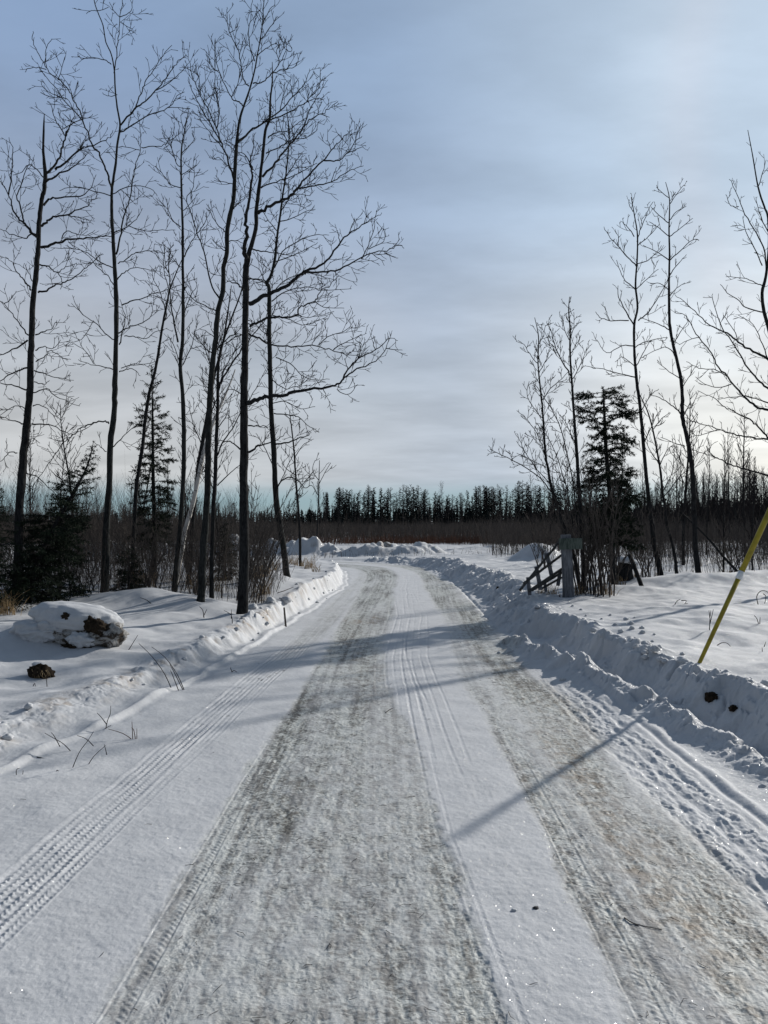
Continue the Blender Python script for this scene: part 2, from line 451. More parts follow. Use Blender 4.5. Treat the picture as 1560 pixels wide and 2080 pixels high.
# ------------------------------------------------------------------ materials
def new_mat(name):
    m = bpy.data.materials.new(name)
    m.use_nodes = True
    nt = m.node_tree
    b = nt.nodes['Principled BSDF']
    return m, nt, b
class NT:
    def __init__(s, nt): s.nt = nt
    def n(s, kind, **kw):
        x = s.nt.nodes.new(kind)
        for k, v in kw.items(): setattr(x, k, v)
        return x
    def l(s, a, b): s.nt.links.new(a, b)
    def noise(s, vec, scale, detail=4, rough=.55, dist=0):
        x = s.n('ShaderNodeTexNoise'); x.inputs['Scale'].default_value = scale
        x.inputs['Detail'].default_value = detail; x.inputs['Roughness'].default_value = rough
        x.inputs['Distortion'].default_value = dist
        if vec is not None: s.l(vec, x.inputs['Vector'])
        return x.outputs[0]
    def ramp(s, v, a, b, lo=0., hi=1., smooth=True):
        x = s.n('ShaderNodeMapRange', interpolation_type='SMOOTHSTEP' if smooth else 'LINEAR')
        s.l(v, x.inputs[0])
        for i, q in enumerate((a, b, lo, hi)): x.inputs[i + 1].default_value = q
        return x.outputs[0]
    def mix(s, f, a, b, mode='MIX'):
        x = s.n('ShaderNodeMix', data_type='RGBA', blend_type=mode)
        if isinstance(f, (int, float)): x.inputs[0].default_value = f
        else: s.l(f, x.inputs[0])
        for i, v in ((6, a), (7, b)):
            if isinstance(v, tuple): x.inputs[i].default_value = v + (1,)
            else: s.l(v, x.inputs[i])
        return x.outputs[2]
    def math(s, op, a, b=None, clamp=False):
        x = s.n('ShaderNodeMath', operation=op, use_clamp=clamp)
        for i, v in enumerate((a, b)):
            if v is None: continue
            if isinstance(v, (int, float)): x.inputs[i].default_value = v
            else: s.l(v, x.inputs[i])
        return x.outputs[0]
    def scaled(s, vec, sc):
        m = s.n('ShaderNodeMapping'); m.inputs['Scale'].default_value = sc; s.l(vec, m.inputs[0]); return m.outputs[0]
    def bump(s, h, strength, dist, normal=None):
        x = s.n('ShaderNodeBump'); x.inputs['Strength'].default_value = strength; x.inputs['Distance'].default_value = dist
        s.l(h, x.inputs['Height'])
        if normal is not None: s.l(normal, x.inputs['Normal'])
        return x.outputs[0]

def snow_ground_material():
    m, nt, b = new_mat('snow_and_ice')
    k = NT(nt)
    geo = k.n('ShaderNodeNewGeometry'); pos = geo.outputs['Position']
    def attr(n, out):
        a = k.n('ShaderNodeAttribute'); a.attribute_name = n; return a.outputs[out]
    ice = attr('ice', 'Fac'); dirt = attr('dirt', 'Fac'); rc = attr('rc', 'Vector')
    # fresh snow
    sn = k.noise(pos, 3.0, 5, .6)
    snow = k.mix(k.ramp(sn, .3, .7), (.46, .475, .495), (.53, .545, .565))
    grain = k.noise(pos, 260, 2, .6)
    snow = k.mix(k.ramp(grain, .35, .65, 0, .5), snow, (.38, .39, .41))
    # scuffed ice: streaks along travel, flakes of packed snow
    a1 = k.noise(k.scaled(rc, (34, 52, 1)), 1, 4, .62, .5)
    a2 = k.noise(k.scaled(rc, (11, 9, 1)), 1, 4, .65, .3)
    a3 = k.noise(k.scaled(rc, (17, .5, 1)), 1, 4, .6)
    a4 = k.noise(k.scaled(rc, (2.2, .55, 1)), 1, 4, .6)
    mott = k.math('ADD', k.math('MULTIPLY', a1, .42), k.math('ADD', k.math('MULTIPLY', a2, .24), k.math('ADD', k.math('MULTIPLY', a3, .34), k.math('MULTIPLY', a4, .30))))
    mk = k.ramp(mott, .60, .735)
    pale = k.mix(k.ramp(a2, .35, .65), (.47, .49, .475), (.35, .365, .35))
    icec = k.mix(mk, pale, (.085, .083, .075))
    dcol = k.mix(a2, (.13, .095, .062), (.27, .22, .17))
    c = k.mix(ice, snow, icec)
    dm = k.math('MULTIPLY', dirt, k.ramp(a2, .38, .62, .25, 1.0), True)
    c = k.mix(dm, c, dcol)
    k.l(c, b.inputs['Base Color'])
    k.l(k.ramp(ice, 0, 1, .8, .6), b.inputs['Roughness'])
    b.inputs['Specular IOR Level'].default_value = .25
    # bump
    h1 = k.noise(pos, 90, 3, .7)
    bs = k.bump(h1, .35, .006)
    h2 = k.math('MULTIPLY', a1, ice)
    bs2 = k.bump(h2, .7, .012, bs)
    k.l(bs2, b.inputs['Normal'])
    # glints: single snow crystals turned at random that catch the sun
    vo = k.n('ShaderNodeTexVoronoi'); vo.inputs['Scale'].default_value = 330; k.l(pos, vo.inputs['Vector'])
    sub = k.n('ShaderNodeVectorMath', operation='SUBTRACT'); k.l(vo.outputs['Color'], sub.inputs[0]); sub.inputs[1].default_value = (.5, .5, .5)
    sc = k.n('ShaderNodeVectorMath', operation='SCALE'); k.l(sub.outputs[0], sc.inputs[0]); sc.inputs['Scale'].default_value = 1.2
    ad = k.n('ShaderNodeVectorMath', operation='ADD'); k.l(sc.outputs[0], ad.inputs[0]); k.l(geo.outputs['Normal'], ad.inputs[1])
    nn = k.n('ShaderNodeVectorMath', operation='NORMALIZE'); k.l(ad.outputs[0], nn.inputs[0])
    gl = k.n('ShaderNodeBsdfGlossy'); gl.inputs['Roughness'].default_value = .2; k.l(nn.outputs[0], gl.inputs['Normal'])
    gl.inputs['Color'].default_value = (1, 1, 1, 1)
    dist = k.ramp(vo.outputs['Distance'], .2, .3, 1, 0)
    fac = k.math('MULTIPLY', dist, k.math('MULTIPLY', k.ramp(ice, .0, .6, 1, .0), .15))
    ms = k.n('ShaderNodeMixShader'); k.l(fac, ms.inputs[0]); k.l(b.outputs[0], ms.inputs[1]); k.l(gl.outputs[0], ms.inputs[2])
    out = nt.nodes['Material Output']; k.l(ms.outputs[0], out.inputs['Surface'])
    return m
M_SNOW = snow_ground_material()

def bark(name, c1, c2, scale=14, rough=.9):
    m, nt, b = new_mat(name); k = NT(nt)
    t = k.n('ShaderNodeTexCoord')
    v = k.scaled(t.outputs['Object'], (1, 1, .18))
    n_ = k.noise(v, scale * 4, 4, .65, .4); n2_ = k.noise(t.outputs['Object'], scale * .35, 3, .6)
    f = k.math('ADD', k.math('MULTIPLY', k.ramp(n_, .38, .62), .7), k.math('MULTIPLY', k.ramp(n2_, .35, .65), .3))
    k.l(k.mix(f, c1, c2), b.inputs['Base Color'])
    b.inputs['Roughness'].default_value = rough; b.inputs['Specular IOR Level'].default_value = .05
    k.l(k.bump(n_, .9, .012), b.inputs['Normal'])
    return m
M_BARK = bark('dark_grey_bark', (.010, .010, .011), (.034, .035, .036))
M_BARK2 = bark('grey_aspen_bark', (.012, .013, .013), (.040, .043, .042))
M_TWIG = bark('twig_bark', (.014, .012, .013), (.028, .024, .025), 30)
M_BROWN = bark('brown_stem_bark', (.038, .033, .031), (.105, .092, .083), 30)
M_RED = bark('reddish_stem_bark', (.060, .032, .024), (.13, .07, .05), 30)
M_STRAW = bark('dry_grass', (.22, .15, .08), (.36, .27, .16), 30)
M_WOOD = bark('weathered_grey_wood', (.085, .09, .10), (.18, .19, .21), 9)
M_WOODD = bark('dark_weathered_wood', (.035, .036, .036), (.09, .09, .088), 9)
M_BOARD = bark('mossy_board', (.045, .06, .052), (.11, .13, .115), 9)
M_SOD = bark('frozen_sod', (.011, .009, .007), (.045, .033, .023), 12)
def birch_mat():
    m, nt, b = new_mat('white_birch_bark'); k = NT(nt)
    t = k.n('ShaderNodeTexCoord')
    n_ = k.noise(k.scaled(t.outputs['Object'], (3, 3, 16)), 2.2, 3, .6)
    n2_ = k.noise(t.outputs['Object'], 5, 3, .6)
    c = k.mix(k.ramp(n_, .60, .66), (.52, .50, .47), (.07, .06, .055))
    c = k.mix(k.ramp(n2_, .5, .7, 0, .5), c, (.33, .28, .24))
    k.l(c, b.inputs['Base Color']); b.inputs['Roughness'].default_value = .8
    return m
M_BIRCH = birch_mat()
def needle_mat(name, c1, c2):
    m, nt, b = new_mat(name); k = NT(nt)
    g = k.n('ShaderNodeNewGeometry')
    n_ = k.noise(g.outputs['Position'], 3.5, 3, .6)
    k.l(k.mix(k.ramp(n_, .35, .65), c1, c2), b.inputs['Base Color'])
    b.inputs['Roughness'].default_value = .8; b.inputs['Specular IOR Level'].default_value = .08
    return m
M_NEEDLE = needle_mat('spruce_needles', (.008, .013, .009), (.020, .030, .019))
M_NEEDLE_FAR = needle_mat('distant_needles', (.008, .012, .012), (.014, .020, .020))
def plain(name, c1, c2, rough=.6, scale=20, spec=.4):
    m, nt, b = new_mat(name); k = NT(nt)
    t = k.n('ShaderNodeTexCoord')
    n_ = k.noise(t.outputs['Object'], scale, 4, .6)
    k.l(k.mix(k.ramp(n_, .3, .7), c1, c2), b.inputs['Base Color'])
    b.inputs['Roughness'].default_value = rough; b.inputs['Specular IOR Level'].default_value = spec
    return m
M_YELLOW = plain('yellow_plastic', (.20, .155, .012), (.36, .29, .02), .55, 7)
M_STEEL = plain('galvanised_steel', (.25, .25, .26), (.4, .4, .42), .45, 40)
M_RUST = plain('rusty_iron', (.03, .022, .018), (.08, .05, .035), .7, 40)
M_TAPE = plain('white_tape', (.6, .62, .62), (.75, .77, .78), .5, 30)
def snow_obj_mat(name='clod_snow', c1=(.45, .465, .485), c2=(.52, .535, .555)):
    m, nt, b = new_mat(name); k = NT(nt)
    g = k.n('ShaderNodeNewGeometry')
    n_ = k.noise(g.outputs['Position'], 12, 4, .6)
    k.l(k.mix(k.ramp(n_, .3, .7), c1, c2), b.inputs['Base Color'])
    b.inputs['Roughness'].default_value = .8; b.inputs['Specular IOR Level'].default_value = .2
    k.l(k.bump(k.noise(g.outputs['Position'], 70, 3, .7), .5, .008), b.inputs['Normal'])
    return m
M_CLOD = snow_obj_mat()
def sod_chunk_mat():
    m, nt, b = new_mat('frozen_earth_with_snow'); k = NT(nt)
    g = k.n('ShaderNodeNewGeometry'); p = g.outputs['Position']
    n_ = k.noise(k.scaled(p, (1, 1, 1.6)), 7, 5, .62, .5)
    fine = k.noise(k.scaled(p, (3, 3, 1)), 24, 4, .7, .6)
    earth = k.mix(k.ramp(fine, .3, .7), (.014, .011, .009), (.085, .064, .046))
    grey = k.mix(k.ramp(fine, .3, .6), (.20, .19, .18), (.42, .42, .41))
    c = k.mix(k.ramp(n_, .46, .56), grey, earth)
    k.l(c, b.inputs['Base Color']); b.inputs['Roughness'].default_value = .95
    k.l(k.bump(fine, .9, .02), b.inputs['Normal'])
    return m
M_SODCH = sod_chunk_mat()

# ------------------------------------------------------------------ ground mesh (one polar sheet reaching the horizon)
def build_ground():
    half = math.radians(30.0)
    NA = 1000; NO = 130
    a_in = np.linspace(-half, half, NA)
    a_r = half + (math.pi - half) * (np.linspace(0, 1, NO + 1)[1:] ** 1.8)
    a_l = -a_r[::-1]
    ang = np.concatenate((a_l[1:], a_in, a_r[:-1], ))     # open at the back, closed below
    r = np.concatenate((np.geomspace(.4, 2.0, 50)[:-1], np.geomspace(2.0, 13, 830)[:-1], np.geomspace(13, 60, 400)[:-1], np.geomspace(60, 4000, 50)))
    A, R = np.meshgrid(ang, r)
    X = R * np.sin(A); Y = R * np.cos(A)
    nr, na = X.shape
    Z, T, S, ICE, DIRT, INR, TM = terrain(X, Y)
    V = np.stack((X, Y, Z), -1).reshape(-1, 3)
    # smooth normals for the whole sheet so split pieces shade alike
    def dif(Q, ax):
        return np.gradient(Q, axis=ax)
    du = np.stack([dif(q, 1) for q in (X, Y, Z)], -1); dv = np.stack([dif(q, 0) for q in (X, Y, Z)], -1)
    N = np.cross(du, dv); N /= np.linalg.norm(N, axis=-1, keepdims=True) + 1e-12
    N[N[..., 2] < 0] *= -1
    N = N.reshape(-1, 3)
    ii, jj = np.meshgrid(np.arange(nr - 1), np.arange(na - 1), indexing='ij')
    a = (ii * na + jj).ravel(); b = a + 1; c = a + na + 1; d = a + na
    quads = np.stack((a, b, c, d), -1)
    # close the seam behind the camera
    i0 = np.arange(nr - 1); s1 = i0 * na + (na - 1); s2 = i0 * na
    quads = np.concatenate((quads, np.stack((s1, s2, s2 + na, s1 + na), -1)))
    # centre disc
    inner = np.arange(na)
    V = np.concatenate((V, [[0, 0, 0.0]])); N = np.concatenate((N, [[0, 0, 1.0]]))
    ci = len(V) - 1
    tris = np.stack((np.roll(inner, -1), inner, np.full(na, ci)), -1)
    t_ = np.concatenate((T.ravel(), [0])); s_ = np.concatenate((S.ravel(), [0])); ice = np.concatenate((ICE.ravel(), [.8])); dirt = np.concatenate((DIRT.ravel(), [.1]))
    qt = t_[quads].mean(1); qs = s_[quads].mean(1)
    le = left_edge(qs); rf = np.where(qs < 9.5, berm_t(qs) - .28, right_crest(qs) - .75); rf = np.maximum(rf, 1.35)
    rf = np.where(qs < 9.5, rf, np.minimum(rf, 1.7))
    rd = (qt > le) & (qt < rf) & (qs > -39) & (qs < 130)
    lb = (~rd) & (qt <= le) & (qt > left_crest(qs) - .35) & (qs < 32) & (qs > -20)
    rb = (~rd) & (qt >= rf) & (qt < right_crest(qs) + .35) & (qs < 29.5) & (qs > -20)
    cx = V[quads].mean(1)
    pl = (~rd) & (~lb) & (~rb) & (cx[:, 0] > -16) & (cx[:, 0] < 3.2) & (np.abs(cx[:, 1] - 34.7) < 1.9)
    rest = ~(rd | lb | rb | pl)
    def piece(name, qsel, label, cat, tr=None):
        q = quads[qsel]
        idx = q.ravel(); sizes = np.full(len(q), 4)
        if tr is not None:
            idx = np.concatenate((idx, tr.ravel())); sizes = np.concatenate((sizes, np.full(len(tr), 3)))
        uniq, inv = np.unique(idx, return_inverse=True)
        me = raw_mesh(name, V[uniq], inv, sizes)
        for nm, arr in (('ice', ice), ('dirt', dirt)):
            at_ = me.attributes.new(nm, 'FLOAT', 'POINT'); at_.data.foreach_set('value', arr[uniq].astype(np.float32))
        at_ = me.attributes.new('rc', 'FLOAT_VECTOR', 'POINT')
        at_.data.foreach_set('vector', np.stack((t_[uniq], s_[uniq], 0 * s_[uniq]), -1).astype(np.float32).ravel())
        me.normals_split_custom_set_from_vertices(N[uniq].astype(np.float32))
        o = link_mesh(name, me, M_SNOW)
        return tag(o, label, cat, None, 'structure')
    piece('road', rd, 'icy plowed road with tyre tracks curving left between snow banks', 'road', tris)
    piece('snow_field', rest, 'open snow-covered ground around the road and the woods', 'snow')
    piece('snow_bank', lb, 'low crumbly snow bank along the left side of the road', 'snow bank')
    piece('snow_bank', rb, 'high shaded snow bank and plowed ridge along the right side of the road', 'snow bank')
    piece('snow_pile', pl, 'row of plowed snow piles beyond the bend of the road', 'snow pile')
build_ground()

# ------------------------------------------------------------------ tubes
def tubes(name, polys, sides, mat, parent=None, origin=(0, 0, 0), rough=0.0, seed=0):
    """polys: list of (points, radii) -> one mesh of tapered tubes"""
    polys = [p for p in polys if len(p[0]) > 1]
    if not polys: return None
    lens = np.array([len(p[0]) for p in polys])
    P = np.array([q for p in polys for q in p[0]], dtype=np.float64) - np.array(origin)
    R = np.array([q for p in polys for q in p[1]], dtype=np.float64)
    st = np.concatenate(([0], np.cumsum(lens)[:-1])); en = st + lens - 1
    n = len(P)
    pid = np.repeat(np.arange(len(lens)), lens)
    nx = np.minimum(np.arange(n) + 1, en[pid]); pv = np.maximum(np.arange(n) - 1, st[pid])
    T = P[nx] - P[pv]; T /= np.linalg.norm(T, axis=1, keepdims=True) + 1e-9
    D = P[en] - P[st]; D /= np.linalg.norm(D, axis=1, keepdims=True) + 1e-9
    ref = np.zeros_like(D); ref[np.arange(len(D)), np.argmin(np.abs(D), axis=1)] = 1
    rf = ref[pid]
    U = np.cross(T, rf); U /= np.linalg.norm(U, axis=1, keepdims=True) + 1e-9
    W = np.cross(T, U)
    th = np.arange(sides) * 2 * math.pi / sides
    ring = U[:, None, :] * np.cos(th)[None, :, None] + W[:, None, :] * np.sin(th)[None, :, None]
    RR = R[:, None] * np.ones((1, sides))
    if rough > 0:
        rng = np.random.RandomState(seed)
        RR = RR * (1 + rough * (rng.rand(n, sides) - .5) * 2)
    V = (P[:, None, :] + ring * RR[:, :, None]).reshape(-1, 3)
    i = np.nonzero(np.arange(n) != en[pid])[0]
    k = np.arange(sides); k2 = (k + 1) % sides
    a = i[:, None] * sides + k; b = i[:, None] * sides + k2; c = (i[:, None] + 1) * sides + k2; d = (i[:, None] + 1) * sides + k
    q = np.stack((a, b, c, d), -1).reshape(-1)
    sizes = np.full(len(i) * sides, 4)
    caps = (en[:, None] * sides + k).reshape(-1)
    caps0 = (st[:, None] * sides + k[::-1]).reshape(-1)
    q = np.concatenate((q, caps, caps0)); sizes = np.concatenate((sizes, np.full(2 * len(en), sides)))
    me = raw_mesh(name, V, q, sizes, smooth=sides > 4)
    return link_mesh(name, me, mat, parent)

def smooth_line(pts, n=4):
    """Catmull-Rom through 4-vectors (x,y,z,r)"""
    out = []
    m = len(pts)
    for i in range(m - 1):
        p0 = pts[max(i - 1, 0)]; p1 = pts[i]; p2 = pts[i + 1]; p3 = pts[min(i + 2, m - 1)]
        for k in range(n):
            t = k / n; t2 = t * t; t3 = t2 * t
            out.append(tuple(.5 * ((2 * b) + (-a + c) * t + (2 * a - 5 * b + 4 * c - d) * t2 + (-a + 3 * b - 3 * c + d) * t3) for a, b, c, d in zip(p0, p1, p2, p3)))
    out.append(pts[-1])
    return out

def norm3(a):
    l = math.sqrt(a[0] * a[0] + a[1] * a[1] + a[2] * a[2]) or 1e-9
    return (a[0] / l, a[1] / l, a[2] / l)

def grow(out, line, rnd, level, P):
    """grow side shoots off a line of (x,y,z,r) points"""
    if level >= P['levels']: return
    L = [0.0]
    for a, b in zip(line, line[1:]): L.append(L[-1] + math.dist(a[:3], b[:3]))
    tot = L[-1]
    if tot < .06: return
    sp = P['sp'][level]; d = tot * P['start'][level] + rnd.random() * sp
    side = rnd.choice((-1, 1))
    i = 0
    while d < tot * .985:
        while L[i + 1] < d: i += 1
        f = (d - L[i]) / max(L[i + 1] - L[i], 1e-9)
        a, b = line[i], line[i + 1]
        p = tuple(a[k] + (b[k] - a[k]) * f for k in range(4))
        t = norm3((b[0] - a[0], b[1] - a[1], b[2] - a[2]))
        rem = (tot - d) / tot
        cl = P['len'][level] * (.30 + .70 * rem ** .8) * rnd.uniform(.45, 1.25)
        cl = min(cl, .8 * (tot - d) + P['len'][level] * .35)
        # perpendicular, alternating roughly left and right with depth scatter
        az = (0 if side > 0 else math.pi) + rnd.gauss(0, .75)
        side = -side
        pr = norm3((t[2] + 1e-6, 0, -t[0])) if abs(t[1]) < .9 else (1, 0, 0)
        bi = norm3((t[1] * pr[2] - t[2] * pr[1], t[2] * pr[0] - t[0] * pr[2], t[0] * pr[1] - t[1] * pr[0]))
        q = tuple(pr[k] * math.cos(az) + bi[k] * math.sin(az) for k in range(3))
        ang = math.radians(rnd.uniform(*P['ang'][level]))
        dr = norm3(tuple(t[k] * math.cos(ang) + q[k] * math.sin(ang) for k in range(3)))
        n = max(3, min(8, int(cl / P['seg']) + 2))
        st = cl / (n - 1)
        r0 = max(P['rmin'], min(p[3] * .6, P['kr'] * cl)); r1 = P['rmin'] * .75
        x, y, z = p[:3]
        nl = [(x, y, z, r0)]
        jit = P['jit'] * .38
        for j in range(1, n):
            dr = norm3((dr[0] + rnd.gauss(0, jit), dr[1] + rnd.gauss(0, jit), dr[2] + rnd.gauss(0, jit) + P['up'][level]))
            x += dr[0] * st; y += dr[1] * st; z += dr[2] * st
            nl.append((x, y, z, r0 + (r1 - r0) * (j / (n - 1)) ** .8))
        out.append(nl)
        if level + 1 < P['levels'] and cl > P['mincl']:
            grow(out, nl, rnd, level + 1, P)
        d += sp * rnd.uniform(.55, 1.5)

def base_params(Y, dens=1.0, size=1.0, up=.10, jit=.17):
    rmin = max(.0018, .52 * Y / F)
    return dict(levels=3, sp=[.27 / dens * size, .15 / dens * size, .125 / dens * size], start=[.34, .16, .15],
                len=[.56 * size, .34 * size, .15 * size], ang=[(34, 62), (28, 52), (26, 50)], up=[up * 1.1 + .03, up + .05, up + .05],
                rmin=rmin, kr=.011, seg=.075 * size + .01, jit=jit, mincl=.10 * size)

def traced_tree(name, label, Y, trunk, limbs, seed, group=None, mat=None, P=None, trunk_sides=12, limb_levels=1, depth=.55, wild=1.0, cat='tree', trunk_grow=True):
    rnd = random.Random(seed)
    bx, by, _ = at(trunk[0][0], trunk[0][1], Y)
    bz = ground_z(bx, Y)
    P = P or base_params(Y)
    rmin = P['rmin']
    m = Y / F
    tl = []
    yw = 0
    for k, (px, py, w) in enumerate(trunk):
        x, y, z = at(px, py, Y + yw)
        yw += rnd.gauss(0, .04)
        tl.append((x, y, z, max(w * .5 * m, rmin)))
    # sink the foot into the snow, with a slight flare
    x, y, z, r = tl[0]
    tl[0] = (x, y, min(z, bz + .05), r * 1.12)
    dxy = (tl[1][0] - x) / max(tl[1][2] - z, .1)
    tl.insert(0, (x - dxy * .25, y, min(z, bz) - .22, r * 1.25))
    tline = smooth_line(tl, 4)
    # small wander of the outline
    tline = [(a + rnd.gauss(0, r_ * .06), b + rnd.gauss(0, r_ * .06), c, r_ * rnd.uniform(.95, 1.06)) for a, b, c, r_ in tline]
    root = empty(name, (tl[1][0], tl[1][1], bz), label, cat, group)
    org = tuple(root.location)
    thick = [tline]; twigs = []
    for lb in limbs:
        pts = lb[0]; w0 = lb[1]
        k_ = rnd.uniform(-depth, depth)
        # start depth = trunk depth
        acc = 0.0; line = []
        n = len(pts)
        for i, (px, py) in enumerate(pts):
            if i: acc += math.hypot(px - pts[i - 1][0], py - pts[i - 1][1]) * m
            yy = Y + k_ * acc
            x, y, z = at(px, py, yy)
            w = 1.15 * w0 + (1.0 - 1.15 * w0) * (i / (n - 1)) ** .8
            line.append((x, y, z, max(w * .5 * m, rmin)))
        line = smooth_line(line, 4)
        amp = .002 + .0016 * min(w0, 4)
        line = [(a + rnd.gauss(0, amp), b + rnd.gauss(0, amp), c + rnd.gauss(0, amp), r_) for a, b, c, r_ in line]
        thick.append(line)
        PL = dict(P); PL['start'] = [.12, .16, .15]
        PL['len'] = [P['len'][0] * .8, P['len'][1], P['len'][2]]; PL['sp'] = [P['sp'][0] * .62, P['sp'][1], P['sp'][2]]
        grow(twigs, line, rnd, 0, PL)
    if trunk_grow:
        PT = dict(P); PT['sp'] = [P['sp'][0] * 1.05 / wild, P['sp'][1], P['sp'][2]]
        grow(twigs, tline, rnd, 0, PT)
    def pr(L_): return [([q[:3] for q in l], [q[3] for q in l]) for l in L_]
    tubes('trunk', pr(thick), trunk_sides, mat or M_BARK, root, org, .07, seed)
    big = [l for l in twigs if l[0][3] > rmin * 1.6]; small = [l for l in twigs if l[0][3] <= rmin * 1.6]
    o = tubes('crown', pr(big + small), 4, M_TWIG, root, org)
    return root

# ------------------------------------------------------------------ the traced trees, left of the road
LB = []
traced_tree('bare_tree', 'leftmost dark bare tree, its stout crown cut by the left edge of the picture', 11.2,
  [(31, 1244, 20), (37, 1133, 17), (40, 1031, 16), (46, 944, 16), (55, 851, 14), (60, 800, 13), (62, 740, 12), (64, 690, 11.5), (66, 631, 11), (72, 567, 10), (77, 515, 9.5), (79, 464, 9), (82, 426, 8.5), (86, 400, 8), (90, 385, 8), (92, 354, 8), (88, 308, 5), (89, 256, 3.6), (90, 231, 1.2)],
  [([(97, 351), (113, 333), (126, 303), (133, 277), (145, 252), (167, 245), (190, 232)], 4.5),
   ([(133, 277), (140, 262), (150, 235), (146, 215)], 2.2), ([(133, 277), (122, 258), (112, 240), (104, 215), (98, 205)], 2.2),
   ([(145, 252), (125, 262), (118, 250)], 1.6),
   ([(95, 370), (120, 353), (145, 343), (165, 325), (182, 309)], 4), ([(112, 345), (135, 328), (160, 305), (180, 297), (203, 290), (223, 278), (230, 262)], 4),
   ([(160, 305), (170, 288), (178, 268)], 2.2), ([(87, 417), (103, 403), (123, 401), (160, 398), (180, 385), (196, 355)], 4.2),
   ([(85, 459), (97, 448), (113, 440), (136, 437), (154, 428), (177, 418), (184, 405), (205, 403)], 4.5), ([(136, 437), (158, 442), (180, 447)], 2),
   ([(84, 504), (108, 495), (133, 488), (154, 485), (185, 483), (210, 479), (228, 480), (255, 466)], 5), ([(126, 489), (132, 470), (150, 473), (170, 478), (190, 472)], 2),
   ([(81, 538), (100, 541), (110, 552), (121, 551), (133, 542), (155, 535)], 2.8), ([(117, 554), (125, 567), (124, 588)], 1.8),
   ([(77, 594), (97, 588), (115, 578), (133, 574), (149, 563), (169, 549), (190, 531), (208, 515)], 3.6),
   ([(73, 482), (61, 467), (48, 452), (33, 438), (24, 420), (19, 400), (5, 375), (-12, 358)], 5),
   ([(48, 452), (44, 430), (38, 410), (33, 398), (44, 374), (51, 351), (59, 328), (61, 313)], 3), ([(18, 395), (23, 359), (25, 320), (26, 305), (17, 280)], 2.5),
   ([(76, 475), (62, 476), (52, 484), (30, 478), (10, 470), (-5, 462)], 3), ([(91, 365), (75, 345), (60, 335), (40, 352), (25, 355)], 2.2),
   ([(64, 590), (49, 569), (36, 554), (26, 533), (12, 524)], 3), ([(66, 572), (58, 555), (52, 540)], 1.8), ([(57, 682), (38, 656), (26, 638), (8, 618), (-4, 608)], 2.5), ([(8, 618), (25, 605), (33, 592)], 1.5),
   ([(72, 680), (87, 674), (103, 669), (116, 653)], 2.6), ([(72, 712), (87, 703), (105, 708), (125, 690)], 2.2), ([(71, 735), (92, 722), (103, 712), (130, 728), (143, 730)], 2),
   ([(70, 753), (92, 759), (110, 766), (149, 773)], 2.6), ([(70, 775), (90, 780), (100, 772)], 1.8), ([(56, 746), (26, 757), (0, 774), (-20, 790)], 3.2), ([(56, 692), (26, 710), (0, 722), (-20, 728)], 3.2), ([(55, 792), (30, 783), (0, 778), (-20, 776)], 3),
   ([(64, 862), (87, 863), (108, 865), (128, 876), (154, 883)], 2.8), ([(66, 825), (80, 822), (100, 835), (118, 850)], 2), ([(66, 798), (95, 790), (110, 803), (135, 815), (162, 826)], 2.2),
   ([(51, 961), (77, 969), (97, 990), (115, 1005)], 2.2), ([(49, 861), (26, 854), (0, 846)], 2.8), ([(36, 920), (20, 918), (8, 931), (0, 938)], 2.2), ([(54, 830), (30, 825), (0, 845)], 2), ([(56, 910), (66, 890), (80, 900)], 1.6)],
  101, P=base_params(11.2, 1.05, .85, .07, .2), wild=.55)

